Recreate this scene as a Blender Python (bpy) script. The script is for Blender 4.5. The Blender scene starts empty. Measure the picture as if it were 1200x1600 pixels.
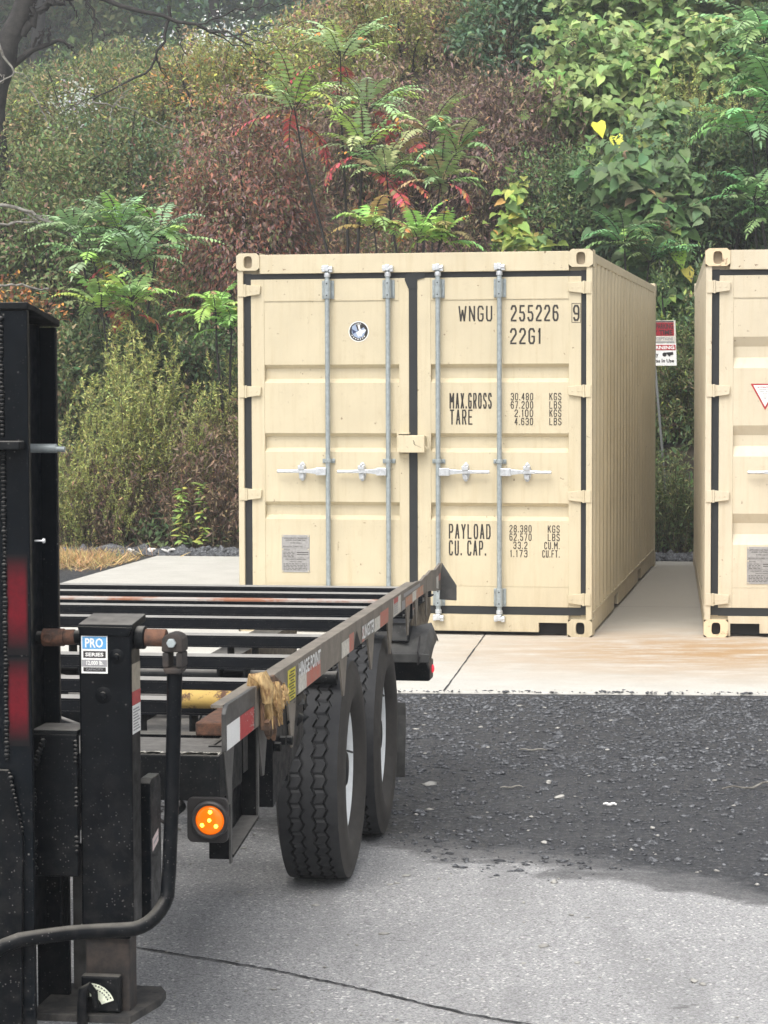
import bpy, bmesh, math, random
import numpy as np
from mathutils import Vector, Matrix

random.seed(7)
RNG = np.random.default_rng(11)
scene = bpy.context.scene
col = scene.collection
R = math.radians

# ---------------------------------------------------------------- camera
cam_d = bpy.data.cameras.new("camera")
cam = bpy.data.objects.new("camera", cam_d)
col.objects.link(cam)
cam_d.sensor_fit = 'HORIZONTAL'
cam_d.sensor_width = 36.0
cam_d.lens = 3608.0 * 36.0 / 1200.0
cam_d.clip_start = 0.1
cam_d.clip_end = 1500.0
cam.matrix_world = Matrix.Translation((0, 0, 1.7456)) @ Matrix.Rotation(math.pi / 2 - 0.0584, 4, 'X') @ Matrix.Rotation(-0.0032, 4, 'Z')
cam_d.dof.use_dof = True
cam_d.dof.focus_distance = 13.0
cam_d.dof.aperture_fstop = 45.0
scene.camera = cam

# ---------------------------------------------------------------- world, sun, exposure
SUN_POS = Vector((-0.22, -0.55, 0.88)).normalized()
world = bpy.data.worlds.new("World")
scene.world = world
world.use_nodes = True
wn = world.node_tree.nodes
wl = world.node_tree.links
wn.clear()
w_out = wn.new('ShaderNodeOutputWorld')
w_bg = wn.new('ShaderNodeBackground')
w_sky = wn.new('ShaderNodeTexSky')
w_sky.sky_type = 'NISHITA'
w_sky.sun_disc = False
w_sky.sun_elevation = math.asin(SUN_POS.z)
w_sky.sun_rotation = math.atan2(SUN_POS.x, SUN_POS.y)
w_sky.air_density = 1.0
w_sky.dust_density = 4.0
w_hs = wn.new('ShaderNodeHueSaturation')
w_hs.inputs['Saturation'].default_value = 0.22
wl.new(w_sky.outputs[0], w_hs.inputs['Color'])
wl.new(w_hs.outputs[0], w_bg.inputs['Color'])
w_bg.inputs['Strength'].default_value = 0.15
wl.new(w_bg.outputs[0], w_out.inputs[0])

sun_d = bpy.data.lights.new("sun", 'SUN')
sun_d.energy = 1.25
sun_d.angle = R(42)
sun_d.color = (1.0, 0.95, 0.87)
sun = bpy.data.objects.new("sun", sun_d)
sun.rotation_euler = (-SUN_POS).to_track_quat('-Z', 'Y').to_euler()
sun.location = (0, 0, 30)
col.objects.link(sun)

scene.view_settings.view_transform = 'Standard'
scene.view_settings.look = 'None'
scene.view_settings.exposure = 0.84
scene.view_settings.gamma = 1.0
scene.view_settings.use_curve_mapping = False
scene.cycles.max_bounces = 6
scene.cycles.diffuse_bounces = 3
scene.cycles.volume_bounces = 0
scene.cycles.transparent_max_bounces = 6


# ---------------------------------------------------------------- materials
class NB:
    """small node helper"""
    def __init__(self, name):
        self.m = bpy.data.materials.new(name)
        self.m.use_nodes = True
        self.t = self.m.node_tree
        self.b = self.t.nodes['Principled BSDF']
        self.tc = None

    def n(self, kind, **kw):
        nd = self.t.nodes.new(kind)
        for k, v in kw.items():
            setattr(nd, k, v)
        return nd

    def l(self, a, b):
        self.t.links.new(a, b)

    def coord(self):
        if not self.tc:
            self.tc = self.n('ShaderNodeTexCoord')
        return self.tc.outputs['Object']

    def mapped(self, scale=(1, 1, 1), loc=(0, 0, 0)):
        mp = self.n('ShaderNodeMapping')
        mp.inputs['Scale'].default_value = scale
        mp.inputs['Location'].default_value = loc
        self.l(self.coord(), mp.inputs[0])
        return mp.outputs[0]

    def noise(self, scale, detail=4, rough=0.6, vec=None):
        nd = self.n('ShaderNodeTexNoise')
        nd.inputs['Scale'].default_value = scale
        nd.inputs['Detail'].default_value = detail
        nd.inputs['Roughness'].default_value = rough
        self.l(vec if vec is not None else self.coord(), nd.inputs['Vector'])
        return nd.outputs['Fac']

    def voro(self, scale, vec=None, feature='F1', out='Distance'):
        nd = self.n('ShaderNodeTexVoronoi')
        nd.feature = feature
        nd.inputs['Scale'].default_value = scale
        self.l(vec if vec is not None else self.coord(), nd.inputs['Vector'])
        return nd.outputs[out]

    def ramp(self, fac, stops):
        nd = self.n('ShaderNodeValToRGB')
        e = nd.color_ramp.elements
        while len(e) < len(stops):
            e.new(0.5)
        for i, (p, c) in enumerate(stops):
            e[i].position = p
            e[i].color = (c, c, c, 1) if not isinstance(c, (tuple, list)) else (*c, 1)
        self.l(fac, nd.inputs[0])
        return nd.outputs[0]

    def mix(self, fac, a, b, mode='MIX'):
        nd = self.n('ShaderNodeMix', data_type='RGBA', blend_type=mode)
        for s, v in ((0, fac), (6, a), (7, b)):
            if isinstance(v, (int, float)):
                nd.inputs[s].default_value = v if s == 0 else (v, v, v, 1)
            elif isinstance(v, (tuple, list)):
                nd.inputs[s].default_value = (*v, 1)
            else:
                self.l(v, nd.inputs[s])
        return nd.outputs[2]

    def math(self, op, a, b=0.0, clamp=False):
        nd = self.n('ShaderNodeMath', operation=op, use_clamp=clamp)
        for s, v in ((0, a), (1, b)):
            if isinstance(v, (int, float)):
                nd.inputs[s].default_value = v
            else:
                self.l(v, nd.inputs[s])
        return nd.outputs[0]

    def bump(self, h, strength=0.3, dist=0.01):
        nd = self.n('ShaderNodeBump')
        nd.inputs['Strength'].default_value = strength
        nd.inputs['Distance'].default_value = dist
        self.l(h, nd.inputs['Height'])
        self.l(nd.outputs[0], self.b.inputs['Normal'])

    def base(self, v):
        if isinstance(v, (tuple, list)):
            self.b.inputs['Base Color'].default_value = (*v, 1)
        else:
            self.l(v, self.b.inputs['Base Color'])

    def rough(self, v):
        if isinstance(v, (int, float)):
            self.b.inputs['Roughness'].default_value = v
        else:
            self.l(v, self.b.inputs['Roughness'])


def simple(name, c, rough=0.6, metal=0.0, var=0.12, scale=25.0, emit=None):
    k = NB(name)
    f = k.ramp(k.noise(scale, 5), [(0.3, 1 - var), (0.7, 1 + var)])
    k.base(k.mix(1.0, c, f, 'MULTIPLY'))
    k.rough(rough)
    k.b.inputs['Metallic'].default_value = metal
    if emit:
        k.b.inputs['Emission Color'].default_value = (*emit[0], 1)
        k.b.inputs['Emission Strength'].default_value = emit[1]
    return k.m


def m_cream(name, c, rust=0.5):
    k = NB(name)
    n1 = k.ramp(k.noise(2.2, 6), [(0.3, 0.90), (0.7, 1.05)])
    a = k.mix(1.0, c, n1, 'MULTIPLY')
    streak = k.ramp(k.noise(3.0, 6, 0.7, k.mapped((9, 9, 0.5))), [(0.50, 0.0), (0.78, 0.55)])
    a = k.mix(streak, a, (c[0] * 0.78, c[1] * 0.72, c[2] * 0.60))
    spots = k.ramp(k.noise(38, 3, 0.5), [(0.68, 0.0), (0.72, rust)])
    gate = k.ramp(k.noise(5, 2), [(0.48, 0.0), (0.60, 1.0)])
    a = k.mix(k.math('MULTIPLY', spots, gate), a, (0.16, 0.09, 0.045))
    smear = k.ramp(k.noise(9, 8, 0.75, k.mapped((1, 1, 1), (3.1, 0.2, 1.7))), [(0.58, 0.0), (0.75, 0.35)])
    a = k.mix(smear, a, (c[0] * 0.62, c[1] * 0.55, c[2] * 0.45))
    # road dirt on the lowest half metre and grime under the roof line
    sx = k.n('ShaderNodeSeparateXYZ')
    k.l(k.coord(), sx.inputs[0])
    low = k.ramp(sx.outputs[2], [(0.0, 0.75), (0.10, 0.35), (0.55, 0.0)])
    grime = k.math('MULTIPLY', low, k.ramp(k.noise(4, 8, 0.75, k.mapped((6, 6, 1.0))), [(0.30, 0.0), (0.7, 1.0)]))
    a = k.mix(grime, a, (c[0] * 0.52, c[1] * 0.46, c[2] * 0.38))
    scuff = k.ramp(k.noise(14, 9, 0.8, k.mapped((0.35, 1, 2.2), (1.1, 7, 3))), [(0.66, 0.0), (0.70, 0.5)])
    a = k.mix(k.math('MULTIPLY', scuff, gate), a, (0.22, 0.17, 0.11))
    k.base(a)
    k.rough(k.ramp(k.noise(6, 4), [(0.3, 0.45), (0.7, 0.65)]))
    k.bump(k.noise(1.7, 3), 0.35, 0.02)
    return k.m


def m_black(name, c=(0.002, 0.0028, 0.004), dust=0.35, rough=0.29, speck=True, dustcol=(0.20, 0.19, 0.17)):
    """black steel paint with dust lying on upward faces, doubling as painted sky sheen on deck bars, and small mud specks"""
    k = NB(name)
    a = k.mix(k.ramp(k.noise(14, 6), [(0.35, 0.0), (0.75, 0.5)]), c, (c[0] * 2.2 + 0.002, c[1] * 2.2 + 0.002, c[2] * 2.2 + 0.002))
    if speck:
        def sel(scale, lo):
            c_ = k.n('ShaderNodeSeparateXYZ')
            k.l(k.voro(scale, out='Color'), c_.inputs[0])
            return k.ramp(c_.outputs[0], [(lo, 0.0), (lo + 0.02, 1.0)])
        sp = k.math('MULTIPLY', k.ramp(k.voro(95), [(0.16, 1.0), (0.26, 0.0)]), sel(95, 0.82))
        gate = k.ramp(k.noise(9, 5, 0.7), [(0.50, 0.0), (0.66, 0.55)])
        a = k.mix(k.math('MULTIPLY', sp, gate), a, (0.26, 0.25, 0.23))
        sp2 = k.math('MULTIPLY', k.ramp(k.voro(170), [(0.16, 1.0), (0.32, 0.0)]), sel(170, 0.80))
        low = k.n('ShaderNodeSeparateXYZ')
        k.l(k.coord(), low.inputs[0])
        fall = k.ramp(low.outputs[2], [(0.55, 0.75), (1.15, 0.12)])
        gate2 = k.math('MULTIPLY', k.ramp(k.noise(5, 6, 0.75), [(0.42, 0.0), (0.60, 1.0)]), fall)
        a = k.mix(k.math('MULTIPLY', sp2, gate2), a, (0.22, 0.21, 0.20))
        a = k.mix(k.math('MULTIPLY', k.ramp(k.noise(26, 7, 0.7), [(0.45, 0.0), (0.75, 0.45)]), fall), a, (0.050, 0.047, 0.044))
    g = k.n('ShaderNodeNewGeometry')
    sx = k.n('ShaderNodeSeparateXYZ')
    k.l(g.outputs['Normal'], sx.inputs[0])
    up = k.math('MULTIPLY', k.ramp(sx.outputs[2], [(0.5, 0.0), (0.9, 1.0)]), k.ramp(k.noise(22, 6, 0.7), [(0.25, dust), (0.7, min(1, dust * 2.2))]))
    a = k.mix(up, a, dustcol)
    k.base(a)
    k.b.inputs['Specular IOR Level'].default_value = 0.11
    k.rough(k.ramp(k.noise(30, 5), [(0.3, rough), (0.75, rough + 0.25)]))
    return k.m


def m_rust(name, c1, c2, scale=22, rough=0.85, lo=0.42, hi=0.6):
    k = NB(name)
    f = k.ramp(k.noise(scale, 8, 0.7), [(lo, 0.0), (hi, 1.0)])
    k.base(k.mix(f, c1, c2))
    k.rough(rough)
    k.bump(k.noise(scale * 3, 5), 0.4, 0.003)
    return k.m


CREAM = m_cream("cream_paint", (0.585, 0.510, 0.355), 0.8)
CREAM2 = m_cream("cream_paint_worn", (0.615, 0.540, 0.400), 0.95)
CASTING_RUST = m_rust("chipped_cream_paint", (0.68, 0.55, 0.36), (0.17, 0.075, 0.04), 9, 0.7, 0.56, 0.62)
CASTING_SHADE = simple("shaded_cream_paint", (0.34, 0.28, 0.20), 0.7)  # darker cream paints the shade inside the upper casting openings
GASKET = simple("black_rubber", (0.012, 0.014, 0.015), 0.55)
GALV = simple("galvanised_steel", (0.33, 0.37, 0.38), 0.5, 0.4, 0.2, 40)
GALV_BRIGHT = simple("bright_zinc", (0.62, 0.64, 0.66), 0.35, 0.6, 0.2, 50)


def m_ink():
    k = NB("worn_lettering_ink")
    f = k.ramp(k.noise(55, 7, 0.75), [(0.60, 0.0), (0.70, 0.75)])
    k.base(k.mix(f, (0.030, 0.025, 0.021), (0.42, 0.36, 0.26)))
    k.rough(0.6)
    return k.m


INK = m_ink()
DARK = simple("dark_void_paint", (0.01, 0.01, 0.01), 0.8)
WHITE = simple("white_vinyl", (0.80, 0.80, 0.78), 0.5, 0, 0.05, 30)
WHITE_DIRTY = simple("dirty_white_vinyl", (0.60, 0.57, 0.50), 0.55, 0, 0.25, 60)
NAVY = simple("navy_vinyl", (0.02, 0.035, 0.10), 0.4)
STEELBLUE = simple("pale_blue_vinyl", (0.30, 0.37, 0.50), 0.4)
PLATE = simple("brushed_plate", (0.36, 0.35, 0.34), 0.45, 0.3, 0.15, 60)
PLATE_INK = simple("plate_ink", (0.10, 0.095, 0.09), 0.6)
RED = simple("red_vinyl", (0.42, 0.03, 0.035), 0.45, 0, 0.2, 70)
RED_FADED = m_rust("faded_red_vinyl", (0.50, 0.14, 0.10), (0.42, 0.20, 0.15), 30, 0.6)
ORANGE_FADED = m_rust("faded_orange_vinyl", (0.50, 0.20, 0.11), (0.42, 0.30, 0.22), 30, 0.6)
YELLOW = simple("yellow_vinyl", (0.72, 0.62, 0.06), 0.5, 0, 0.12, 60)
BLUE = simple("blue_vinyl", (0.10, 0.33, 0.62), 0.5, 0, 0.12, 90)
GREYV = simple("grey_vinyl", (0.28, 0.28, 0.29), 0.5, 0, 0.15, 90)
BLACKV = simple("black_vinyl", (0.02, 0.018, 0.018), 0.5, 0, 0.2, 90)
BLACK = m_black("black_steel_paint")
BLACK_CLEAN = m_black("black_steel_glossy", (0.0015, 0.0028, 0.0045), 0.25, 0.28)
BLACK_DUSTY = m_black("dusty_black_steel", (0.006, 0.007, 0.008), 0.42, 0.5, True, (0.22, 0.21, 0.195))
BAR_STEEL = m_black("deck_bar_steel", (0.004, 0.005, 0.007), 0.7, 0.5, True, (0.34, 0.33, 0.31))  # pale tops paint the sky's reflection as well as dust
RAIL_DUST = m_rust("weathered_rail_paint", (0.155, 0.135, 0.112), (0.225, 0.195, 0.16), 9, 0.6)
RAIL_DARK = m_rust("dark_rail_paint", (0.050, 0.050, 0.048), (0.085, 0.082, 0.078), 16, 0.5)
RUST = m_rust("rusty_steel", (0.16, 0.075, 0.045), (0.055, 0.035, 0.028), 30)
RUST_DARK = m_rust("dark_rusty_steel", (0.020, 0.018, 0.017), (0.050, 0.038, 0.032), 18)
FOOT_STEEL = m_rust("muddy_steel", (0.014, 0.014, 0.0145), (0.050, 0.046, 0.041), 20)
RUST_LIGHT = m_rust("rust_and_white_steel", (0.42, 0.38, 0.35), (0.33, 0.14, 0.08), 3, 0.8, 0.45, 0.55)
YELLOW_RUST = m_rust("chipped_yellow_paint", (0.50, 0.34, 0.10), (0.10, 0.05, 0.03), 30, 0.8, 0.50, 0.57)


def m_wood():
    k = NB("splintered_wood")
    v = k.mapped((1.0, 1.0, 0.06))
    f = k.ramp(k.noise(160, 5, 0.7, v), [(0.36, 0.0), (0.62, 1.0)])
    a = k.mix(f, (0.17, 0.085, 0.035), (0.56, 0.38, 0.17))
    a = k.mix(k.ramp(k.noise(16, 4), [(0.5, 0.0), (0.7, 0.6)]), a, (0.62, 0.48, 0.24))
    k.base(a)
    k.rough(0.85)
    k.bump(k.noise(220, 4, 0.6, v), 0.8, 0.004)
    return k.m


WOOD = m_wood()
WOOD_DARK = m_rust("dark_wood", (0.20, 0.11, 0.065), (0.07, 0.045, 0.03), 30, 0.8)
RIM = simple("white_rim_paint", (0.74, 0.76, 0.76), 0.4, 0, 0.08, 20)
PLASTIC = m_rust("dull_black_plastic", (0.045, 0.045, 0.044), (0.075, 0.074, 0.07), 12, 0.6)
AMBER = simple("amber_lens", (0.55, 0.10, 0.003), 0.25, 0, 0.15, 60, ((1.0, 0.17, 0.0), 0.50))
AMBER_LED = simple("amber_diode", (1, 0.6, 0.05), 0.3, 0, 0.02, 90, ((1.0, 0.62, 0.05), 3.5))
RED_LAMP = simple("red_lamp_lens", (0.8, 0.02, 0.03), 0.3, 0, 0.05, 90, ((1.0, 0.05, 0.08), 0.45))
BARK = m_rust("bark", (0.012, 0.011, 0.010), (0.036, 0.032, 0.029), 12, 0.9)
PALE_BARK = m_rust("pale_bark", (0.26, 0.25, 0.22), (0.12, 0.11, 0.095), 14, 0.9)
STEM = m_rust("weed_stem", (0.11, 0.075, 0.05), (0.075, 0.075, 0.035), 12, 0.9)


def m_red_reflection():
    """reflection of a red lamp in black steel, painted as soft-edged colour"""
    k = NB("painted_red_reflection")
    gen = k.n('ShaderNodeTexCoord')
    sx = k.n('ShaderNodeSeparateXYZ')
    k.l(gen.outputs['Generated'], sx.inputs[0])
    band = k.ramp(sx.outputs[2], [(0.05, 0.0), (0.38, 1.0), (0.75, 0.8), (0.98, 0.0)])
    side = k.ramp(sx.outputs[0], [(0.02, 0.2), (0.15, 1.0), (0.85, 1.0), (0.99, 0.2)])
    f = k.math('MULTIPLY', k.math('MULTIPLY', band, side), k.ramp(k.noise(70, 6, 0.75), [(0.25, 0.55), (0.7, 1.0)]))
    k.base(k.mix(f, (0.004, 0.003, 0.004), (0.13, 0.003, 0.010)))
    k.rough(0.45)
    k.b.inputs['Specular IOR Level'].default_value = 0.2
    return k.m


RED_REFLECTION = m_red_reflection()


def m_tyre():
    k = NB("tyre_rubber")
    f = k.ramp(k.noise(18, 6, 0.7), [(0.3, 0.0), (0.75, 1.0)])
    k.base(k.mix(f, (0.011, 0.012, 0.0145), (0.028, 0.0285, 0.030)))
    k.rough(0.75)
    k.bump(k.noise(160, 3), 0.25, 0.002)
    return k.m


TYRE = m_tyre()
TYRE_SIDE = simple("tyre_sidewall", (0.034, 0.030, 0.026), 0.75, 0, 0.25, 25)


def m_leaf():
    k = NB("leaf")
    at = k.n('ShaderNodeAttribute', attribute_name='leaf_colour')
    k.base(at.outputs['Color'])
    k.rough(0.55)
    k.b.inputs['Specular IOR Level'].default_value = 0.35
    tr = k.n('ShaderNodeBsdfTranslucent')
    k.l(at.outputs['Color'], tr.inputs['Color'])
    mx = k.n('ShaderNodeMixShader')
    mx.inputs[0].default_value = 0.30
    k.l(k.b.outputs[0], mx.inputs[1])
    k.l(tr.outputs[0], mx.inputs[2])
    out = k.t.nodes['Material Output']
    k.l(mx.outputs[0], out.inputs[0])
    return k.m


LEAF = m_leaf()


def m_asphalt():
    k = NB("asphalt_and_gravel")
    co = k.coord()
    sx = k.n('ShaderNodeSeparateXYZ')
    k.l(co, sx.inputs[0])
    x, y = sx.outputs[0], sx.outputs[1]
    # wet gravelly zone beyond a wandering line, dry asphalt nearer the camera
    line = k.math('ADD', y, k.math('MULTIPLY', x, 0.78))
    wob = k.math('MULTIPLY', k.math('SUBTRACT', k.noise(1.9, 7, 0.70, k.mapped((0.9, 1.1, 1))), 0.5), 1.15)
    w = k.math('SUBTRACT', k.math('ADD', line, wob), 8.50)
    wet = k.ramp(w, [(0.0, 0.0), (0.10, 1.0)])
    patch = k.ramp(k.noise(2.3, 5, 0.6, k.mapped((0.6, 1.7, 1), (5, 2, 0))), [(0.60, 0.0), (0.63, 1.0)])
    near = k.ramp(w, [(0.0, 0.0), (0.45, 1.0)])
    sp = k.voro(210, out='Color')
    spv = k.n('ShaderNodeSeparateXYZ')
    k.l(sp, spv.inputs[0])
    dry = k.mix(k.ramp(spv.outputs[0], [(0.0, 0.0), (1.0, 1.0)]), (0.22, 0.22, 0.223), (0.47, 0.47, 0.47))
    bits = k.voro(120, out='Color')
    bv = k.n('ShaderNodeSeparateXYZ')
    k.l(bits, bv.inputs[0])
    dry = k.mix(k.ramp(bv.outputs[1], [(0.95, 0.0), (0.97, 0.75)]), dry, (0.78, 0.77, 0.74))
    dry = k.mix(k.ramp(bv.outputs[2], [(0.92, 0.0), (0.95, 0.55)]), dry, (0.08, 0.08, 0.082))
    dry = k.mix(k.ramp(k.noise(1.3, 6, 0.6), [(0.35, 0.0), (0.7, 0.32)]), dry, (0.17, 0.17, 0.173))
    trk = k.ramp(k.noise(1.0, 6, 0.6, k.mapped((3.2, 0.35, 1), (2.2, 0.4, 0))), [(0.50, 0.0), (0.72, 0.45)])
    dry = k.mix(trk, dry, (0.15, 0.15, 0.152))
    blot = k.ramp(k.noise(3.4, 7, 0.7, k.mapped((0.8, 1.6, 1), (1.3, 4.1, 0))), [(0.66, 0.0), (0.70, 0.8)])
    dry = k.mix(blot, dry, (0.10, 0.10, 0.10))
    g = k.mix(k.ramp(spv.outputs[0], [(0.0, 0.0), (1.0, 1.0)]), (0.008, 0.009, 0.0115), (0.046, 0.049, 0.057))
    g = k.mix(k.ramp(bv.outputs[0], [(0.93, 0.0), (0.95, 0.7)]), g, (0.15, 0.15, 0.15))
    g = k.mix(k.ramp(k.noise(1.6, 6, 0.65, k.mapped((0.8, 1.5, 1), (9, 1, 0))), [(0.45, 0.0), (0.75, 0.55)]), g, (0.060, 0.062, 0.066))
    damp = k.mix(0.5, dry, (0.05, 0.05, 0.052))
    edge = k.math('MULTIPLY', wet, k.math('SUBTRACT', 1.0, k.math('MULTIPLY', k.math('SUBTRACT', 1.0, near), k.math('MULTIPLY', patch, 0.6))))
    k.base(k.mix(edge, dry, k.mix(near, damp, g)))
    k.rough(k.mix(wet, 0.9, k.ramp(k.noise(30, 4), [(0.3, 0.5), (0.7, 0.85)])))
    h = k.math('ADD', k.voro(150), k.math('MULTIPLY', k.noise(40, 4), 0.6))
    k.bump(h, 0.55, 0.006)
    return k.m


def m_concrete():
    k = NB("concrete")
    a = k.mix(k.ramp(k.noise(3.0, 7, 0.65), [(0.3, 0.0), (0.7, 1.0)]), (0.465, 0.455, 0.415), (0.575, 0.562, 0.52))
    a = k.mix(k.ramp(k.noise(60, 4, 0.6), [(0.45, 0.0), (0.8, 0.45)]), a, (0.34, 0.31, 0.27))
    co = k.coord()
    sx = k.n('ShaderNodeSeparateXYZ')
    k.l(co, sx.inputs[0])
    # rust run-off around the foot of the right-hand container
    dx = k.math('MULTIPLY', k.math('SUBTRACT', sx.outputs[0], 2.15), 0.75)
    dy = k.math('SUBTRACT', sx.outputs[1], 14.6)
    r = k.math('SQRT', k.math('ADD', k.math('MULTIPLY', dx, dx), k.math('MULTIPLY', dy, dy)))
    near = k.ramp(k.math('MULTIPLY', r, 0.5), [(0.1, 1.0), (0.95, 0.0)])
    st = k.math('MULTIPLY', near, k.ramp(k.noise(2.6, 8, 0.75, k.mapped((0.8, 2.2, 1))), [(0.30, 0.0), (0.54, 1.0)]))
    a = k.mix(st, a, (0.38, 0.245, 0.125))
    # damp and shade in the gap between the boxes, painted as a greyer strip
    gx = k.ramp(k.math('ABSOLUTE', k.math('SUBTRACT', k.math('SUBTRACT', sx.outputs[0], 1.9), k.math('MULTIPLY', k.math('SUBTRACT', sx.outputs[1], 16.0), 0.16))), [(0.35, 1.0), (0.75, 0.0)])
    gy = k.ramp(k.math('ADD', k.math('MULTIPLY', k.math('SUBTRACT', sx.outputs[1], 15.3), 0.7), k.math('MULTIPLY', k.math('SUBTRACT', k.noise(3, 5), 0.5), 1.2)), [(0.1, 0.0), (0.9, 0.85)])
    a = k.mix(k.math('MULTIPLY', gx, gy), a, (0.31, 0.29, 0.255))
    cr = k.ramp(k.noise(5, 9, 0.8, k.mapped((1, 3, 1), (4, 4, 0))), [(0.62, 0.0), (0.72, 0.5)])
    a = k.mix(cr, a, (0.26, 0.24, 0.20))
    k.base(a)
    k.rough(0.8)
    k.bump(k.noise(70, 5), 0.2, 0.004)
    return k.m


ASPHALT = m_asphalt()
CONCRETE = m_concrete()
CRACK = simple("crack_filler", (0.028, 0.028, 0.03), 0.9, 0, 0.3, 40)
SOIL = m_rust("hill_soil", (0.035, 0.028, 0.020), (0.060, 0.046, 0.030), 3, 0.95)
STONE = m_rust("gravel_stone", (0.040, 0.042, 0.048), (0.24, 0.25, 0.265), 55, 0.75, 0.45, 0.66)
PALE_STONE = m_rust("pale_stone", (0.42, 0.41, 0.38), (0.30, 0.29, 0.27), 20, 0.8)
BOULDER = m_rust("boulder_stone", (0.20, 0.18, 0.17), (0.12, 0.105, 0.10), 5, 0.9)
LITTER = simple("white_litter", (0.75, 0.74, 0.72), 0.6, 0, 0.1, 40)


# ---------------------------------------------------------------- mesh builder
class MB:
    def __init__(self):
        self.v = []
        self.f = []

    def add(self, verts, faces):
        o = len(self.v)
        self.v.extend([tuple(p) for p in verts])
        self.f.extend([tuple(i + o for i in f) for f in faces])
        return self

    def box(self, x0, x1, y0, y1, z0, z1):
        v = [(x0, y0, z0), (x1, y0, z0), (x1, y1, z0), (x0, y1, z0), (x0, y0, z1), (x1, y0, z1), (x1, y1, z1), (x0, y1, z1)]
        return self.add(v, [(0, 3, 2, 1), (4, 5, 6, 7), (0, 1, 5, 4), (1, 2, 6, 5), (2, 3, 7, 6), (3, 0, 4, 7)])

    def prism(self, poly, axis, a, b):
        """poly in the two other axes (in x,y,z order), extruded from a to b on axis"""
        def mk(p, t):
            q = list(p)
            q.insert(axis, t)
            return tuple(q)
        n = len(poly)
        v = [mk(p, a) for p in poly] + [mk(p, b) for p in poly]
        f = [tuple(range(n)), tuple(range(2 * n - 1, n - 1, -1))]
        f += [(i, i + n, (i + 1) % n + n, (i + 1) % n) for i in range(n)]
        return self.add(v, f)

    def tube(self, pts, rad, n=8, cap=True):
        pts = [Vector(p) for p in pts]
        if not isinstance(rad, (list, tuple)):
            rad = [rad] * len(pts)
        vs, fs = [], []
        up = None
        for i, p in enumerate(pts):
            d = (pts[min(i + 1, len(pts) - 1)] - pts[max(i - 1, 0)])
            if d.length < 1e-9:
                d = Vector((0, 0, 1))
            d.normalize()
            if up is None:
                up = Vector((0, 0, 1)) if abs(d.z) < 0.9 else Vector((1, 0, 0))
            s = d.cross(up)
            if s.length < 1e-6:
                s = d.orthogonal()
            s.normalize()
            up = s.cross(d).normalized()
            for k in range(n):
                a = 2 * math.pi * k / n
                vs.append(p + (s * math.cos(a) + up * math.sin(a)) * rad[i])
        for i in range(len(pts) - 1):
            for k in range(n):
                fs.append((i * n + k, i * n + (k + 1) % n, (i + 1) * n + (k + 1) % n, (i + 1) * n + k))
        if cap:
            fs.append(tuple(range(n - 1, -1, -1)))
            m = (len(pts) - 1) * n
            fs.append(tuple(range(m, m + n)))
        return self.add(vs, fs)

    def cyl(self, p, q, r, n=16):
        return self.tube([p, q], r, n)

    def lathe(self, prof, axis_o, axis, n=48):
        """prof = [(along, radius)] about axis through axis_o"""
        a = Vector(axis).normalized()
        s = a.orthogonal().normalized()
        t = a.cross(s)
        o = Vector(axis_o)
        vs = []
        for (h, r) in prof:
            for k in range(n):
                th = 2 * math.pi * k / n
                vs.append(o + a * h + (s * math.cos(th) + t * math.sin(th)) * r)
        fs = []
        for i in range(len(prof) - 1):
            for k in range(n):
                fs.append((i * n + k, i * n + (k + 1) % n, (i + 1) * n + (k + 1) % n, (i + 1) * n + k))
        return self.add(vs, fs)

    def build(self, name, mat, parent=None, bevel=0.0, smooth=None, tag=None):
        me = bpy.data.meshes.new(name)
        me.from_pydata(self.v, [], self.f)
        bm = bmesh.new()
        bm.from_mesh(me)
        bmesh.ops.recalc_face_normals(bm, faces=bm.faces)
        bm.to_mesh(me)
        bm.free()
        me.materials.append(mat)
        o = bpy.data.objects.new(name, me)
        col.objects.link(o)
        o.parent = parent
        if smooth is not None:
            me.polygons.foreach_set('use_smooth', [True] * len(me.polygons))
            me.set_sharp_from_angle(angle=R(smooth))
        if bevel:
            b = o.modifiers.new('bevel', 'BEVEL')
            b.width = bevel
            b.segments = 2
            b.limit_method = 'ANGLE'
            b.angle_limit = R(35)
        if tag:
            meta(o, *tag)
        return o


def meta(o, label=None, cat=None, group=None, kind=None):
    for k, v in (('label', label), ('category', cat), ('group', group), ('kind', kind)):
        if v:
            o[k] = v
    return o


def empty(name, loc, rz, label, cat, group=None):
    o = bpy.data.objects.new(name, None)
    o.empty_display_size = 0.2
    o.location = loc
    o.rotation_euler = (0, 0, rz)
    col.objects.link(o)
    return meta(o, label, cat, group)


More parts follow.
